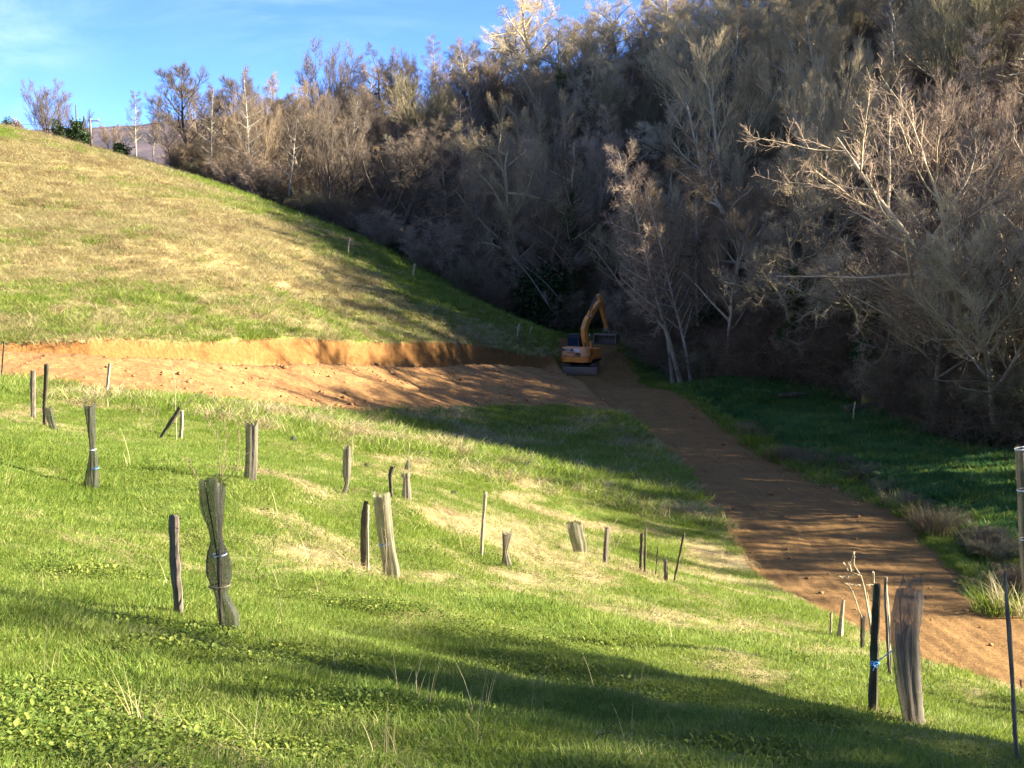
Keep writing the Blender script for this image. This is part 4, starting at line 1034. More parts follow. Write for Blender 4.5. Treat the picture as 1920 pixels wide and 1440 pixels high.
twigs('sapling', 'arching straw coloured stem beside the narrow upright guard', [[(1152,1035),(1150,1010),(1143,990),(1136,986)],[(1153,1035),(1158,1018),(1167,998)],[(1146,990),(1155,975),(1162,968)]], 1153, 1036, W_PALE, sub=(5,0), r=.008, l=.25, seed=31, rmin=.003)
post('dark post, left one of a close pair beside a taller stick', [(1204,1000,6),(1203,1030,6),(1201,1071,5)], W_DARK, seed=32)
post('thin dark stick, taller right one of the close pair', [(1210,989,3),(1210,1030,4),(1209,1076,4)], W_DARK, name='stake', cat='stake', seed=33, round_=6)
post('hair thin stick between the close pair and the short post', [(1233,1026,2),(1231,1055,2),(1229,1079,2)], W_DARK, name='stake', cat='stake', seed=34, round_=5)
post('short stump of a grey post left of the leaning dark stake', [(1248,1049,7),(1249,1070,7),(1249,1090,6)], W_GREY, seed=35)
post('dark stake leaning right, last of the middle row', [(1283,1001,4),(1275,1040,4),(1264,1092,4)], W_DARK, name='stake', cat='stake', seed=36, round_=6)
for px, py, lb in [(688,877,'little dark tuft of netting above the dark split post'),(851,929,'small dark stub of netting left of the tall slender stake'),(550,827,'tiny dark stub of netting right of the straight grey sleeve')]:
    guard(lb, [(py-9,px-5,px+4),(py-4,px-6,px+6),(py,px-7,px+7)], NET_DARK, seed=px, rag=.01, group='stubs of old netting')
# right hand group
post('thick dark mossy post with blue twine, right foreground', [(1647,1098,11),(1645,1140,12),(1642,1200,13),(1640,1260,14),(1637,1337,16)], W_DARK, seed=40, wob=.18, round_=12)
gE, gP = guard('big ragged grey guard open at the top, right foreground', [(1099,1681,1732),(1125,1677,1732),(1147,1673,1730),(1193,1667,1725),(1243,1675,1728),(1293,1681,1732),(1343,1692,1733),(1361,1697,1741)], NET_THIN, rag=.07, seed=41, flat=.45,
      inner=[(1709,1170,1708,1356,.010,W_BARK),(1687,1120,1706,1352,.008,W_GREY)])
guard('inner torn sleeve showing through the big ragged guard', [(1180,1676,1722),(1230,1679,1722),(1290,1686,1727),(1356,1700,1736)], NET_OLIVE, rag=.05, seed=42, flat=.3)
twigs('sapling', 'young tree with forked thin shoots inside the big ragged guard', [[1.0,(1708,1352),(1712,1260),(1716,1190),(1715,1172)],[.6,(1715,1174),(1706,1150),(1702,1120),(1700,1080)],[.6,(1715,1172),(1718,1130),(1716,1082)],[.5,(1716,1180),(1726,1150),(1730,1120)]], 1708, 1355, W_BARK, r=.011, sub=(4,0), l=.12, seed=43, rmin=.0025)
_, tp = post('thin grey stake between the mossy post and the big ragged guard', [(1661,1087,3),(1664,1140,6),(1667,1200,6),(1670,1265,5)], W_PALE, name='stake', cat='stake', seed=44, round_=6, ybase=1290)
# blue twine from the post to the guard
pb = base_px(1637, 1337); Yb = pb[1]
mb = MB()
def P3(px, py, Y=Yb, dy=0.0):
    r = ray(px, py); return np.array([r[0] / r[1] * Y, Y + dy, r[2] / r[1] * Y]) - np.array(pb)
a = P3(1640, 1243); b = P3(1717, 1182, Yb - 0.1)
q = np.linspace(0, 1, 14)[:, None]; line = a * (1 - q) + b * q; line[:, 2] -= 0.02 * np.sin(q[:, 0] * np.pi); mb.tube(line, 0.0065, 5)
for k in range(3):
    t = np.linspace(0, 2 * np.pi, 18); mb.tube(np.stack([a[0] + 0.052 * np.cos(t), 0.052 * np.sin(t), a[2] + 0.010 * k - 0.01 + 0.014 * np.cos(t + k)], -1), 0.0065, 5)
t = np.linspace(0, 5, 16); mb.tube(np.stack([a[0] + 0.03 * np.cos(t), -0.065 + 0.012 * np.sin(t), a[2] + 0.028 * np.sin(t)], -1), 0.006, 5)
mb.tube([a + [0, -.06, 0], a + [-.03, -.07, -.05], a + [-.035, -.07, -.075]], 0.005, 5)
o = mb.build('rope', ROPE, None, smooth_=True); o.location = pb; tag(o, 'bright blue twine tied from the mossy post across to the big ragged guard', 'rope')
# pruned tree and little posts behind
twigs('orchard_tree', 'small hard pruned fruit tree with pale knobbly limbs in front of the bare strip',
      [[1.0,(1634,1190),(1629,1150),(1622,1110),(1613,1077)],[.9,(1633,1172),(1631,1140),(1627,1112)],[.6,(1616,1162),(1602,1120),(1595,1098),(1583,1092)],[.7,(1614,1080),(1600,1075),(1597,1052),(1602,1035)],[.6,(1600,1076),(1585,1084),(1573,1080)],[.6,(1596,1072),(1592,1056)],[.5,(1590,1070),(1581,1054)],[.6,(1613,1098),(1600,1098),(1590,1094)],[.6,(1624,1098),(1637,1097),(1646,1100)],[.5,(1612,1076),(1603,1062),(1603,1036)]], 1634, 1215, W_PALE, cat='tree', r=0.028, sub=(3,0), l=.12, seed=45, rmin=.008, depth=27.0)
guard('small dark guard at the foot of the pruned fruit tree', [(1153,1613,1624),(1180,1613,1622),(1217,1613,1620)], NET_DARK, seed=46, rag=.02, flat=.8, inner=[(1617,1160,1616,1215,.02,W_DARK)])
post('pale stake leaning right, middle one before the bare strip', [(1582,1123,5),(1579,1155,7),(1575,1195,11)], W_PALE, name='stake', cat='stake', seed=47, round_=7)
post('short pale stake, left one before the bare strip', [(1558,1148,4),(1558,1170,4),(1557,1190,4)], W_PALE, name='stake', cat='stake', seed=48, round_=6)
post('pale stake with dark foot behind the mossy post', [(1637,1072,4),(1637,1100,5),(1638,1150,4),(1638,1200,4)], W_PALE, name='stake', cat='stake', seed=49, round_=6)
post('pale forked topped stake behind between post and guard', [(1662,1083,5),(1660,1110,4),(1664,1190,5),(1668,1270,5)], W_GREY, name='stake', cat='stake', seed=50, round_=6)
post('long thin stake, pale above and dark below, near the right edge', [(1885,1073,5),(1888,1130,6),(1893,1200,7),(1899,1290,7),(1903,1360,8),(1909,1425,8)], W_GREY, name='stake', cat='stake', seed=51, round_=7)
post('tiny stake by the right edge above the bare strip brow', [(1914,1273,4),(1915,1297,4)], W_GREY, name='stake', cat='stake', seed=52, round_=6)
# guard cut by the right edge, close to the camera in front of the far meadow
guard('tall grey guard with a white rim cut off by the right edge', [(838,1904,1938),(900,1906,1942),(960,1908,1946),(1020,1910,1950),(1060,1913,1956),(1200,1926,1972),(1345,1942,1990)], NET_GREY, ties=[(841,1904,1938,WHITE),(918,1908,1944,WHITE),(1010,1912,1948,WHITE)], seed=53)

# --- dry tussock and stray stems in the foreground
def tussock(px, py, n, rad, h, wd, bend, mat, label, seed, name='dry_grass_tuft', cat='grass tuft', lay=0.1, group=None):
    p = base_px(px, py); v, f = blades(n, rad, h, wd, bend, np.random.default_rng(seed), lay)
    o = link(name, mesh_np(name, v, f, [mat], smooth_=False)); o.location = p; tag(o, label, cat, group); return o
tussock(262, 1372, 26, .10, .42, .006, 1.0, STRAW, 'loose tuft of tall dry stems leaning over in the left foreground', 60)
tussock(330, 1390, 12, .12, .38, .004, 1.3, STRAW, 'few arching pale stems right of the loose dry tuft', 61)
tussock(475, 1395, 9, .06, .40, .004, 0.7, STRAW, 'thin upright dry stems at the bottom left of centre', 62)
tussock(720, 1425, 10, .08, .36, .004, 0.3, STRAW, 'sparse upright pale stems at the bottom, left of centre', 63)
tussock(1005, 1290, 8, .08, .30, .004, 0.3, STRAW, 'sparse pale stems on the dark herb patch', 64)
tussock(1375, 1368, 12, .10, .34, .004, 0.6, STRAW, 'thin dry stems in the shaded herbs at lower right', 65)
tussock(1735, 1262, 10, .08, .34, .008, 0.6, RUSTY, 'reddish dry stems right of the big ragged guard', 66)
tussock(1660, 1345, 40, .14, .20, .005, 1.2, RUSTY, 'brown dead tuft round the foot of the mossy post', 67)
tussock(1735, 1365, 50, .16, .20, .005, 1.3, RUSTY, 'brown dead tuft round the foot of the big ragged guard', 68)
tussock(450, 1183, 40, .10, .10, .008, 1.5, RUSTY, 'dead brown tuft at the foot of the tall dark guard', 69)
tussock(965, 840, 60, .5, .9, .02, 0.7, STRAW, 'large pale rush tussock on the shaded slope above the middle row', 70)
tussock(1005, 850, 50, .4, .7, .02, 0.8, GREEN, 'green rush tussock right of the large pale one', 71)
twigs('fallen_twig', 'dark fallen twig sticking out of the grass at the bottom centre', [[1.0,(1100,1398),(1130,1378),(1158,1345)],[.6,(1134,1374),(1150,1372)]], 1100, 1400, W_DARK, cat='twig', sub=(3,0), r=.006, seed=72, l=.15)

# --- rushes and dead tufts along the ditch beside the strip
RU = [(1452,862,'dark'),(1478,868,'dark'),(1510,870,'dark'),(1545,880,'green'),(1580,892,'green'),(1612,908,'dark'),(1640,925,'green'),(1672,945,'straw'),(1700,962,'green'),(1728,985,'dark'),(1752,1000,'dark'),(1776,990,'straw'),(1800,1015,'green'),(1838,1035,'straw'),(1865,1040,'dark'),(1838,1090,'green'),(1870,1110,'straw'),(1900,1100,'straw'),(1905,1150,'straw'),(1425,835,'green'),(1400,815,'dark'),(1860,1150,'green')]
RM = {'dark': RUSTY, 'green': GREEN, 'straw': STRAW}
RW = {'dark': 'brown dead', 'green': 'green', 'straw': 'straw coloured'}
RP = {k: mesh_np('rush', *blades(150, .42, .85, .018, .8, np.random.default_rng(80 + i), .1), [RM[k]], smooth_=False) for i, k in enumerate(RM)}
for i, (px, py, k) in enumerate(RU):
    p = base_px(px, py); o = link('rush_clump', RP[k]); o.location = p; o.rotation_euler = (0, 0, i * 1.7); s_ = 0.75 + 0.5 * random.random(); o.scale = (s_ * 1.2, s_ * 1.2, s_)
    tag(o, f'{RW[k]} rush clump along the ditch right of the bare strip', 'rush clump', f'{RW[k]} rush clumps along the ditch')
for i, (px, py, h_) in enumerate([(1470,868,.9),(1500,872,1.0),(1532,880,1.1),(1570,890,.9),(1604,906,1.0),(1648,935,.9),(1690,962,1.0),(1735,1000,1.2),(1785,1012,1.2),(1835,1042,1.3),(1872,1062,1.2),(1850,1112,1.1),(1895,1125,1.2),(1410,822,.9),(1385,800,.8)]):
    p = base_px(px, py); put_tree(V['shr2' if i % 3 else 'shr1'], p[0] + .3, p[1], H=h_ * .75, name='bramble_bush', cat='bramble', label='low brown bramble bush growing in the ditch beside the bare strip', group='bramble bushes in the ditch', wide=1.9)
# --- white stakes along the spur edge, logs, stumps
for px, py, h_, lb in [(652,478,30,'short pale stake highest up the spur by the wood edge'),(774,525,30,'pale stake leaning by the wood edge halfway down the spur'),(970,637,30,'bright thin stake near the tip of the grassy spur'),(994,628,16,'short stake right of the bright one near the spur tip'),(1600,790,36,'little thin whip standing in the dark meadow corner')]:
    post(lb, [(px + 4, py - h_, 3), (px + 1, py - h_ / 2, 3), (px, py, 3)], W_PALE, name='stake', cat='stake', group='marker stakes by the wood', seed=px, round_=6)
post('dark broken stump with a pale torn face at the right hand meadow edge', [(1784,790,7),(1787,803,9),(1791,821,10)], W_DARK, name='tree_stump', cat='stump', group=None, seed=91)
MOSS = leafmat('yellow_moss', [(0.10, 0.10, 0.01), (0.22, 0.20, 0.02), (0.36, 0.30, 0.03)], 0.1)
def log(px, py, L, r, rz, label, mat, tilt=0.05):
    p = base_px(px, py); mb = MB(); q = np.linspace(-L / 2, L / 2, 9); g_ = np.random.default_rng(int(px))
    mb.tube(np.stack([q, g_.normal(0, .04, 9), r * .7 + q * tilt + g_.normal(0, .02, 9)], -1), r * (1 + g_.normal(0, .08, 9)), 10, wob=.1)
    o = mb.build('fallen_log', mat, None, smooth_=True); o.location = p; o.rotation_euler = (0, 0, rz); return tag(o, label, 'log')
log(1655, 757, 2.2, .28, .25, 'thick log covered in yellow green moss at the top of the dark meadow', MOSS)
log(1620, 772, 2.0, .22, .2, 'dark fallen log left of the mossy one', W_DARK)
log(1500, 744, 2.4, .15, .1, 'long dark log lying where the meadow meets the wood', W_DARK)
log(1830, 770, 1.4, .12, .5, 'mossy branch lying near the broken stump', MOSS, .2)
# pale fallen trunks leaning in the dark wood left of the excavator
def leaner(x0, y0, x1, y1, Y, r, label):
    a = pt(x0, y0, Y); b = pt(x1, y1, Y + 3); mb = MB(); q = np.linspace(0, 1, 9)[:, None]
    P = np.array(a) * q + np.array(b) * (1 - q); P[:, 2] += 0.25 * np.sin(q[:, 0] * 3.14); o = mb
    P0 = P[0].copy(); mb.tube(P - P0, np.linspace(r, r * .4, 9), 7, wob=.05); o = mb.build('leaning_trunk', BK['silver'], None, smooth_=True); o.location = P0; tag(o, label, 'fallen tree', 'pale trunks leaning in the dark wood')
leaner(962, 482, 1033, 580, 104, .06, 'pale bare trunk leaning left, lower one in the dark wood left of the excavator')
leaner(985, 500, 1055, 568, 105, .06, 'pale bare trunk leaning left, nearer the excavator boom')
# --- left skyline: pole with wire, bushes
pY = 128.0
def zs(px, py, Y): return pt(px, py, Y)
e = empty('utility_pole', (pt(172, 285, pY)[0], pY, hz(pt(172, 285, pY)[0], pY)), 'grey wooden utility pole with a short crossarm on the left skyline', 'utility pole')
top = pt(169, 224, pY); bz = e.location
mb = MB(); mb.tube([(0, 0, -.3), (top[0] - bz[0], 0, top[2] - bz[2])], [.13, .09], 8); mb.build('pole', W_GREY, e, smooth_=True)
mb = MB(); mb.box(((top[0] - bz[0]) + .35, 0, top[2] - bz[2] - .12), (1.0, .09, .09)); mb.build('crossarm', W_GREY, e)
for dx in (.05, .75):
    mb = MB(); mb.tube([(top[0] - bz[0] + dx, 0, top[2] - bz[2] - .08), (top[0] - bz[0] + dx, 0, top[2] - bz[2] + .08)], .035, 8); mb.build('insulator', WHITE, e)
mb = MB()
for (xa, ya, xb, yb, dz) in [(-60, 226, 169, 226, 0), (169, 226, 420, 240, 0)]:
    a = np.array(pt(xa, ya, pY + (6 if xa < 0 else 0))); b = np.array(pt(xb, yb, pY + (10 if xb > 300 else 0))); q = np.linspace(0, 1, 14)[:, None]
    P = a * (1 - q) + b * q; P[:, 2] -= 0.35 * np.sin(q[:, 0] * np.pi); mb.tube(P - np.array(bz), .014, 4)
o = mb.build('overhead_wire', BK['dark'], None); o.location = bz; tag(o, 'thin overhead wire running to both sides of the utility pole', 'wire')
def bush(px, Y, w_, h_, label, n=1400, mat=None, ls=.09, seed=0, name='evergreen_bush', stump=None):
    g_ = np.random.default_rng(seed); x = pt(px, 300, Y)[0]; z = hz(x, Y)
    C = unit(g_.normal(0, 1, (n, 3))) * (g_.random((n, 1)) ** .4) * np.array([w_ / 2, w_ / 2, h_ / 2]); C[:, 2] += h_ * .45
    C += 0.12 * g_.normal(0, 1, C.shape); C *= (1 + .25 * np.sin(C[:, :1] * 5 + seed) * np.cos(C[:, 2:] * 4))
    v, f = leaf_cloud(C, ls, g_); e = empty(name, (x, Y, z), label, 'bush', None); link('foliage', mesh_np('foliage', v, f, [mat or EVERG], smooth_=False), e)
    mb = MB(); mb.tube([(0, 0, -.2), (.05, 0, h_ * .5), (0, .05, h_ * (stump or .7))], [.12, .1, .05], 6)
    if stump: mb.tube([(0.3, 0, h_ * .4), (.75, 0, h_ * .95), (.8, 0, h_ * 1.12)], [.12, .1, .1], 6)
    mb.build('stem', BK['dark'], e, smooth_=True)
bush(145, 136, 1.7, 2.3, 'dark evergreen bush with ivy covered snag left of the utility pole', 3200, seed=1, stump=1.6, ls=.1)
bush(158, 134, 1.2, 1.4, 'small dark bush between the evergreen bush and the pole', 1200, seed=2)
bush(112, 140, 1.6, 2.0, 'olive bush at the foot of the rounded lone tree', 1200, seed=3)
bush(15, 133, 1.0, .9, 'little dark bush at the far left end of the skyline', 700, seed=4, ls=.06)
bush(32, 134, 1.3, .9, 'low reddish brown bush second from the left end of the skyline', 900, mat=RUSTY, seed=5, ls=.06)
bush(228, 131, 1.6, 1.3, 'low black green bush beside the two slim trees', 1100, seed=6)
bush(1650, 78, 3.2, 2.4, 'olive leaved bush spilling over the dark meadow corner', 2600, mat=EVERG, seed=7)
for i, (px, Y, w_, h_, lb) in enumerate([(1010,111,5,5,'dark evergreen mass left behind the excavator'),(1090,118,5,4.5,'dark evergreen mass straight behind the excavator boom'),(1350,92,4,3.5,'dark holly bush at the foot of the wood right of the leaning trees'),(1550,84,5,4,'dark holly bush in the corner of the meadow'),(1225,106,2.6,2.6,'dark holly bush right behind the excavator bucket'),(900,122,4,5,'dark holly bush in the wood left of the excavator'),(700,124,4,3,'dark holly bush at the left wood edge under the spur')]):
    bush(px, Y, w_, h_, lb, 5200, seed=20 + i, ls=.13)
# tall trees on the valley side to the right, outside the frame: they throw the long shade bands
for i, (x, y, h_, k) in enumerate([(19,7.4,15.5,'ash2'),(18,8.6,13.0,'bro1'),(25,8.3,18.5,'ash1'),(30,8.4,21,'ivy3'),(27,6.6,19,'oak1'),(18.5,6.5,12.6,'oak1'),(28,58,12,'ash2'),(32,51,13,'ivy1'),(35,57,13,'bro1'),(29,47,11,'oak1'),(26,63,12,'ash1'),(38,60,14,'oak1'),(25,50.5,9,'bro1'),(28,53.5,10,'bro2'),(24.5,55,9,'bro1'),(29,49,11,'ivy1'),(32,54.5,13,'bro1'),(36,42.0,13,'ash1'),(33,48.0,12,'swp2'),(44,38.0,14,'oak1')]):
    put_tree(V[k], x, y, H=h_, label='bare tree on the valley side beyond the right edge of the picture', group='trees beyond the right edge', wide=1.3)
# ------------------------------------------------------------------ orange crawler excavator
def paint(name, col, dirt_amt=0.4, rough=0.45, metallic=0.0):
    m, n = new_mat(name); tcn = n.n('ShaderNodeTexCoord'); a = n.noise((tcn, 'Object'), 2.5, 6, 0.65); b_ = n.noise((tcn, 'Object'), 14.0, 4, 0.6)
    f = n.math('MULTIPLY', n.maprange(n.math('ADD', n.math('MULTIPLY', a, 0.7), n.math('MULTIPLY', b_, 0.3)), 0.45, 0.62), dirt_amt)
    cc = n.mix(f, col, (0.20, 0.13, 0.075)); finish(n, cc, rough, b_, 0.003, 0.2, 0.4, metallic); return m
OR = paint('orange_paint', (0.95, 0.31, 0.055), 0.45); ORL = paint('faded_orange_paint', (0.95, 0.43, 0.19), 0.5)
YE = paint('ochre_boom_paint', (0.95, 0.38, 0.08), 0.45)
STEEL = paint('worn_steel', (0.24, 0.20, 0.165), 0.8, 0.6, 0.2); BLK = paint('black_parts', (0.018, 0.018, 0.02), 0.3, 0.5)
TRK = paint('muddy_tracks', (0.05, 0.045, 0.04), 0.75, 0.8); CHR = paint('chromed_rod', (0.6, 0.6, 0.6), 0.1, 0.2, 1.0)
DEC = paint('white_decal', (0.75, 0.77, 0.80), 0.12); RED = paint('red_lens', (0.5, 0.03, 0.02), 0.1, 0.3)
GLS, n = new_mat('tinted_cab_glass'); finish(n, (0.015, 0.028, 0.06), 0.08, None, spec=0.8)
BLU = paint('dark_blue_cab', (0.018, 0.026, 0.045), 0.25)
xp = hit(1093, 704, 60)
ang = R(27); EX = empty('excavator', (xp[0], xp[1] + 1.9, xp[2] + 0.02), 'orange tracked excavator with raised boom and wide ditch bucket on the bare earth', 'excavator', rz=-ang)
EX.scale = (0.96,) * 3
def rotz(a): return np.array([[math.cos(a), -math.sin(a), 0], [math.sin(a), math.cos(a), 0], [0, 0, 1]])
def spin(o, a):
    m_ = rotz(a)
    for v in o.data.vertices: v.co = (m_ @ np.array(v.co)).tolist()
    return o
UA = ang - R(6)
# tracks
for s in (-1, 1):
    mb = MB(); cx = s * 0.93; w_ = 0.23; pts2 = []
    for k in range(48):
        t = k / 48 * 2 * math.pi; yy = 1.15 * max(-1, min(1, 1.9 * math.cos(t))) + 0.33 * math.cos(t); z2 = 0.34 + 0.33 * max(-1, min(1, 1.9 * math.sin(t)))
        pts2.append((yy, z2))
    P = np.array(pts2); d = np.roll(P, -1, 0) - P; kk = 0
    for k in range(48):
        c = (P[k] + P[(k + 1) % 48]) / 2; L = np.linalg.norm(d[k]); th = math.atan2(d[k][1], d[k][0])
        rot = [[1, 0, 0], [0, math.cos(th), -math.sin(th)], [0, math.sin(th), math.cos(th)]]
        mb.box((cx, c[0], c[1]), (w_ * 2, L * 0.92, 0.05), rot); mb.box((cx, c[0], c[1]), (w_ * 2, L * 0.25, 0.09), rot)
    tr = spin(mb.build('track', TRK, EX), UA)
    for yy, rr in ((-1.18, .27), (1.18, .27)):
        mb = MB(); mb.tube([(cx - .19, yy, .34), (cx + .19, yy, .34)], rr, 18); mb.tube([(cx - .22, yy, .34), (cx + .22, yy, .34)], .12, 12); spin(mb.build('sprocket', STEEL, tr), UA)
    for yy in (-.75, -.38, 0, .38, .75):
        mb = MB(); mb.tube([(cx - .17, yy, .17), (cx + .17, yy, .17)], .12, 12); spin(mb.build('roller', STEEL, tr), UA)
mb = MB(); mb.box((0, 0, .45), (1.6, 1.5, .30)); mb.box((.93, 0, .36), (.22, 2.2, .2)); mb.box((-.93, 0, .36), (.22, 2.2, .2)); mb.tube([(0, 0, .55), (0, 0, .80)], .5, 24); spin(mb.build('undercarriage_frame', BLK, EX, bevel=.02), UA)
# dozer blade at the rear
mb = MB(); prof = [(-2.04, .10), (-2.08, .22), (-2.08, .42), (-2.04, .56), (-1.97, .56), (-2.02, .42), (-2.02, .22), (-1.97, .10)]
mb.prism(prof, -1.2, 1.2); mb.box((0, -2.0, .09), (2.4, .05, .09)); mb.box((-1.19, -2.0, .38), (.05, .22, .5)); mb.box((1.19, -2.0, .34), (.05, .22, .5)); mb.box((0, -2.10, .50), (2.38, .04, .05)); mb.box((0, -2.10, .33), (2.38, .03, .035)); mb.box((-.6, -2.1, .33), (.05, .04, .42)); mb.box((.6, -2.1, .33), (.05, .04, .42))
bl = spin(mb.build('dozer_blade', STEEL, EX, bevel=.008), UA)
mb = MB(); mb.box((-.45, -1.45, .36), (.13, 1.1, .14)); mb.box((.45, -1.45, .36), (.13, 1.1, .14)); spin(mb.build('blade_arm', BLK, bl, bevel=.01), UA)
# upper structure
def rounded(x0, x1, y0, y1, r_, n_=6):
    P = []
    for (cx, cy, a0) in ((x1 - r_, y0 + r_, -90), (x1 - .08, y1 - .08, 0), (x0 + .08, y1 - .08, 90), (x0 + r_, y0 + r_, 180)):
        rr = r_ if cy == y0 + r_ else .08
        for k in range(n_ + 1):
            t = R(a0 + 90 * k / n_); P.append((cx + rr * math.cos(t), cy + rr * math.sin(t)))
    return P
def slab(P, z0, z1, mb, inset=0.0):
    n_ = len(P); c = np.mean(P, 0); top = [((p[0] - c[0]) * (1 - inset) + c[0], (p[1] - c[1]) * (1 - inset) + c[1]) for p in P]
    v = [(p[0], p[1], z0) for p in P] + [(p[0], p[1], z1) for p in top]
    mb.add(v, [tuple(range(n_))[::-1], tuple(range(n_, 2 * n_))] + [(i, (i + 1) % n_, n_ + (i + 1) % n_, n_ + i) for i in range(n_)])
mb = MB(); slab(rounded(-1.05, 1.05, -1.42, 1.15, .32), .82, .98, mb); mb.build('turntable_deck', BLK, EX, bevel=.015)
mb = MB(); slab(rounded(-1.06, 1.06, -1.50, -.55, .42, 10), .84, 1.22, mb); cw = mb.build('counterweight', OR, EX, bevel=.03)
mb = MB(); slab(rounded(-1.03, 1.03, -1.46, -.30, .40, 10), 1.235, 1.86, mb, .04); hood = mb.build('engine_hood', ORL, EX, bevel=.04)
mb = MB(); slab(rounded(.38, 1.05, -.28, 1.05, .06), .985, 1.72, mb, .03); side = mb.build('side_cover', OR, EX, bevel=.04)
mb = MB(); slab(rounded(.62, 1.045, -1.0, -.30, .05), 1.25, 1.84, mb, .02)
mb.v[-1] += np.array([.025, 0, .0]); mb.build('side_door', OR, hood, bevel=.02)
for k in range(6):
    pass
mb = MB()
for k in range(6): mb.box((1.065, -.65, 1.36 + k * .06), (.02, .46, .022))
mb.build('air_vent', BLK, side)
yb_ = -1.475
mb = MB(); mb.box((-.42, yb_ + .01, 1.70), (.80, .03, .15)); mb.build('name_stripe', BLK, hood)
mb = MB(); mb.box((.27, yb_ + .008, 1.70), (.44, .03, .20)); mb.build('white_sticker', DEC, hood)
mb = MB(); mb.box((.38, yb_ - .004, 1.42), (.40, .03, .17)); gr = mb.build('grille', BLK, hood)
mb = MB()
for k in range(5): mb.box((.38, yb_ - .022, 1.36 + k * .03), (.38, .012, .008))
mb.build('grille_bar', STEEL, gr)
mb = MB(); mb.box((.38, yb_ + .004, 1.42), (.50, .03, .27)); mb.build('grille_frame', ORL, hood, bevel=.008)
mb = MB(); mb.box((-.25, yb_ + .003, 1.53), (.5, .03, .02)); mb.box((.08, yb_ + .003, 1.5), (.02, .03, .55)); mb.build('panel_gap', BLK, hood)
for x in (-.75, .72):
    mb = MB(); mb.box((x, -1.485, 1.03), (.12, .05, .06)); mb.build('tail_light', RED, cw)
for x in (-.55, .45):
    mb = MB(); mb.tube([(x, -1.49, 1.30), (x, -1.52, 1.30)], .035, 10); mb.build('latch', BLK, hood)
cu = bpy.data.curves.new('lettering', 'FONT'); cu.body = 'CASE'; cu.size = .20; cu.extrude = .006; cu.align_x = 'CENTER'; cu.align_y = 'CENTER'; cu.space_character = 1.1; cu.offset = 0.004
to = bpy.data.objects.new('lettering', cu); COL.objects.link(to); bpy.context.view_layer.update()
me = bpy.data.meshes.new_from_object(to.evaluated_get(bpy.context.evaluated_depsgraph_get())); bpy.data.objects.remove(to)
me.materials.clear(); me.materials.append(DEC); lo = link('lettering', me, hood); lo.location = (-.42, yb_ - .012, 1.70); lo.rotation_euler = (R(90), 0, 0)
mb = MB(); mb.tube([(.55, -.62, 1.84), (.55, -.62, 2.1)], .045, 10); mb.tube([(.55, -.62, 2.1), (.55, -.72, 2.16)], .045, 10); mb.build('exhaust', BLK, EX, smooth_=True)
# cab on the left
mb = MB(); x0, x1 = -1.03, -.12
cp = [(-.28, .985), (1.12, .985), (1.18, 1.6), (.95, 2.62), (-.20, 2.62), (-.28, 1.7)]
mb.prism(cp, x0, x1); cab = mb.build('cab', BLU, EX, bevel=.05)
mb = MB(); mb.box((-.575, -.275, 2.13), (.74, .03, .72)); mb.build('rear_window', GLS, cab)
mb = MB(); mb.prism([(.0, 1.75), (1.0, 1.75), (.84, 2.48), (.0, 2.48)], x0 - .012, x0 + .02); mb.build('side_window', GLS, cab)
mb = MB(); mb.prism([(-.1, 1.75), (1.0, 1.75), (.84, 2.48), (-.1, 2.48)], x1 - .02, x1 + .012); mb.build('side_window', GLS, cab)
mb = MB(); mb.box((-.575, .36, 2.655), (.98, 1.25, .07)); mb.build('cab_roof', BLU, cab, bevel=.02)
mb = MB(); mb.tube([(-1.05, 1.0, 2.1), (-1.2, 1.1, 2.1), (-1.2, 1.1, 2.0)], .015, 6); mb.box((-1.2, 1.1, 1.95), (.03, .12, .26)); mb.build('mirror', BLK, cab)
# boom, arm, cylinders (y forward, z up), drawn in side profile
def web(poly, x, half, name, mat, parent, bev=.02):
    mb = MB(); mb.prism(poly, x - half, x + half); return mb.build(name, mat, parent, bevel=bev)
def thick(path, name, x, half, mat, parent):
    P = np.array([p[:2] for p in path], float); w_ = np.array([p[2] for p in path]); T = np.gradient(P, axis=0); T /= np.linalg.norm(T, axis=1)[:, None]; N_ = np.stack([-T[:, 1], T[:, 0]], -1)
    a = P + N_ * w_[:, None]; b = P - N_ * w_[:, None]; poly = [tuple(q) for q in a] + [tuple(q) for q in b[::-1]]
    return web(poly, x, half, name, mat, parent)
bx_ = .13
boom = thick([(.62, 1.05, .13), (.45, 1.7, .21), (.18, 2.55, .27), (.12, 3.02, .31), (.45, 3.55, .27), (1.55, 4.25, .22), (2.65, 4.85, .15), (2.85, 4.95, .10)], 'boom', bx_, .15, YE, EX)
arm = thick([(2.55, 5.42, .07), (2.85, 5.17, .20), (3.02, 4.87, .24), (3.4, 4.15, .19), (3.95, 3.25, .12), (4.12, 2.92, .09)], 'arm', bx_, .12, YE, EX)
def cyl(a, b, r_, name, par, x=bx_, f=.55):
    a = np.array((x, *a)); b = np.array((x, *b)); m_ = a + (b - a) * f
    mb = MB(); mb.tube([a, m_], r_, 12); c = mb.build(name, YE if name != 'bucket_cylinder' else BLK, par, smooth_=True)
    mb = MB(); mb.tube([m_, b], r_ * .5, 10); mb.build('piston_rod', CHR, c, smooth_=True); return c
for s in (-.22, .22): cyl((.95, 1.25), (.50, 2.75), .075, 'boom_cylinder', EX, bx_ + s, .62)
cyl((.72, 4.05), (2.52, 5.45), .075, 'arm_cylinder', EX, bx_, .55)
cyl((3.15, 5.25), (4.12, 3.65), .06, 'bucket_cylinder', EX, bx_, .6)
mb = MB(); mb.tube([(bx_ - .16, .30, 3.62), (bx_ - .16, -.25, 3.75), (bx_ - .2, -.5, 4.4)], .02, 5)
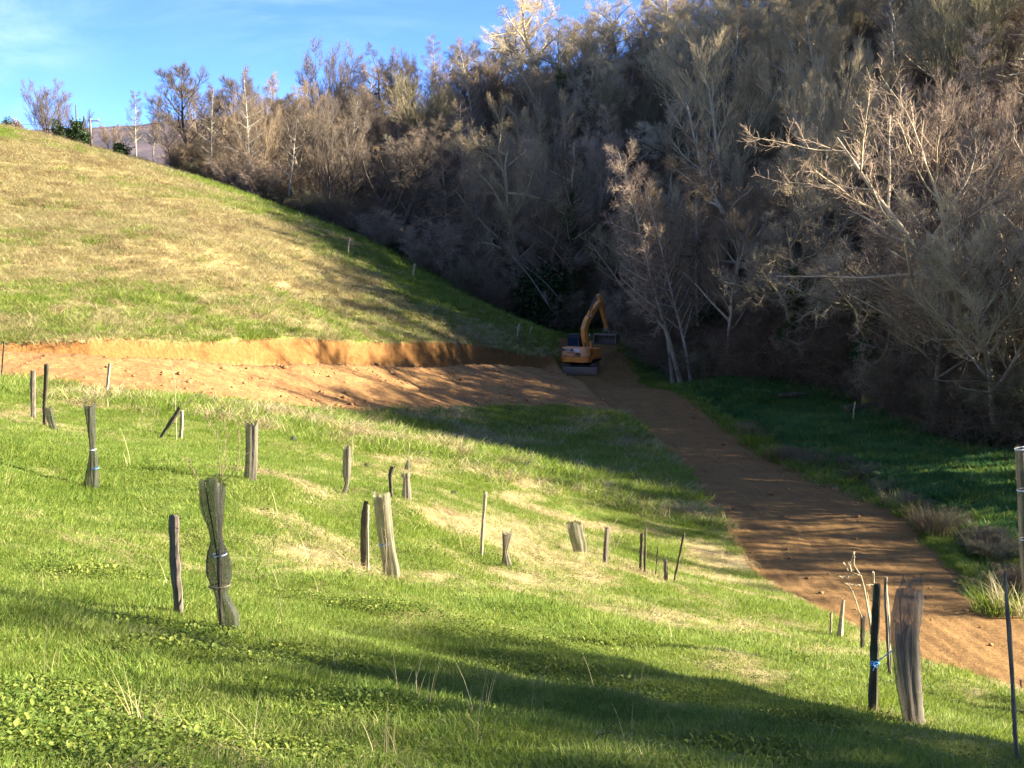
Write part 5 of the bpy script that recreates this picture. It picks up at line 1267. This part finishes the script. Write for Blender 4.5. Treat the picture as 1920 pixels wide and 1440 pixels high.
for k in range(4): mb.tube([(bx_ - .1 + k * .06, .3, 3.3 + .1 * k), (bx_ - .1 + k * .06, .9, 4.25), (bx_ - .1 + k * .06, 2.1, 5.35)], .018, 5)
mb.build('hose', BLK, boom, smooth_=True)
mb = MB(); mb.box((bx_ + .16, .95, 4.0), (.02, .3, .14)); mb.build('work_light', DEC, boom)
mb = MB(); mb.box((bx_ - .13, 4.28, 3.25), (.04, .1, .62), rot=[[1, 0, 0], [0, .9, -.43], [0, .43, .9]]); mb.box((bx_ + .13, 4.28, 3.25), (.04, .1, .62), rot=[[1, 0, 0], [0, .9, -.43], [0, .43, .9]]); mb.box((bx_, 4.22, 2.88), (.3, .3, .34)); mb.build('quick_coupler', STEEL, EX, bevel=.01)
mb = MB()
for s in (-.24, 0, .24): mb.box((bx_ + s, 4.24, 2.66), (.05, .26, .5))
ears = mb
by_, bz_ = 4.22, 2.46
bkt = MB(); pr = [(by_ - .36, bz_), (by_ + .05, bz_ + .03), (by_ + .34, bz_ - .12), (by_ + .42, bz_ - .38), (by_ + .30, bz_ - .62), (by_ - .05, bz_ - .72), (by_ - .44, bz_ - .72)]
inn = [(by_ - .36, bz_ - .05), (by_ + .04, bz_ - .03), (by_ + .30, bz_ - .15), (by_ + .37, bz_ - .38), (by_ + .26, bz_ - .58), (by_ - .05, bz_ - .67), (by_ - .44, bz_ - .68)]
n_ = len(pr); v = [(bx_ - .86 + xx, *p) for xx in (0, 1.72) for p in pr + inn]; f = []
for i in range(n_ - 1):
    a0, b0 = i, i + 1; o_ = 2 * n_
    f += [(a0, b0, o_ + b0, o_ + a0), (n_ + a0, o_ + n_ + a0, o_ + n_ + b0, n_ + b0), (a0, n_ + a0, n_ + b0, b0), (o_ + a0, o_ + b0, o_ + n_ + b0, o_ + n_ + a0)]
f += [(0, 2 * n_, 3 * n_, n_), (n_ - 1, 2 * n_ - 1, 4 * n_ - 1, 3 * n_ - 1)]
bkt.add(v, f)
bucket = bkt.build('bucket', STEEL, EX)
for s in (-.88, .88):
    mb = MB(); mb.prism(pr[:-1] + [(by_ - .48, bz_ - .74), (by_ - .40, bz_ + .02)], bx_ + s - .025, bx_ + s + .025); mb.build('side_plate', STEEL, bucket, bevel=.006)
mb = MB(); mb.box((bx_, by_ - .46, bz_ - .70), (1.74, .12, .05)); mb.build('cutting_edge', CHR, bucket)
mb = MB(); mb.box((bx_, by_ - .37, bz_ - .02), (1.74, .07, .09)); mb.build('top_rim', STEEL, bucket)
ears.build('bucket_ear', STEEL, bucket, bevel=.008)
# ------------------------------------------------------------------ clods of earth
def clod(g_):
    mb = bmesh.new(); bmesh.ops.create_icosphere(mb, subdivisions=2, radius=1.0); v = np.array([q.co for q in mb.verts]); f = np.array([[q.index for q in p.verts] for p in mb.faces]); mb.free()
    v = v * (1 + .28 * g_.normal(0, 1, (len(v), 1)) * .5) * np.array([1, .8, .6]); return v, f
CLM, n = new_mat('clods'); ge = n.n('ShaderNodeNewGeometry'); a = n.noise((ge, 'Position'), 1.2, 5, .6); finish(n, n.ramp(a, [(.35, (0.15, 0.078, 0.035)), (.5, (0.28, 0.15, 0.065)), (.65, (0.34, 0.19, 0.08))]), .95, n.noise((ge, 'Position'), 20.0, 4, .6), .03, .6, .1)
gcl = np.random.default_rng(3); CLODS = proto_coll('clods', [('clod', clod(gcl), CLM) for _ in range(4)])
x = gcl.uniform(-24, 16, 42000); y = gcl.uniform(20, 100, 42000); h, dirt, ben, sdd, cut, uu = features(x, y)
onstrip = (sdd > -0.2) & (x > 4)
k = (dirt > 0.05) & (cut < .5) & (np.abs(x / y) < .45) & (gcl.random(len(x)) < np.where(onstrip, np.where(sdd < .4, .10, .02), smooth(.45, .62, fbm(x * .8, y * .8, 97, 3)) * .3 + .01))
x, y, h = x[k], y[k], h[k]; sc = np.minimum(.16, .025 + .032 * gcl.exponential(1, len(x)))
scatter('earth_clods', 'loose clods of orange brown earth on the dug surfaces', np.stack([x, y, h + sc * .2], -1), gcl.random(len(x)) * 6.28, sc, gcl.integers(0, 4, len(x)), CLODS)
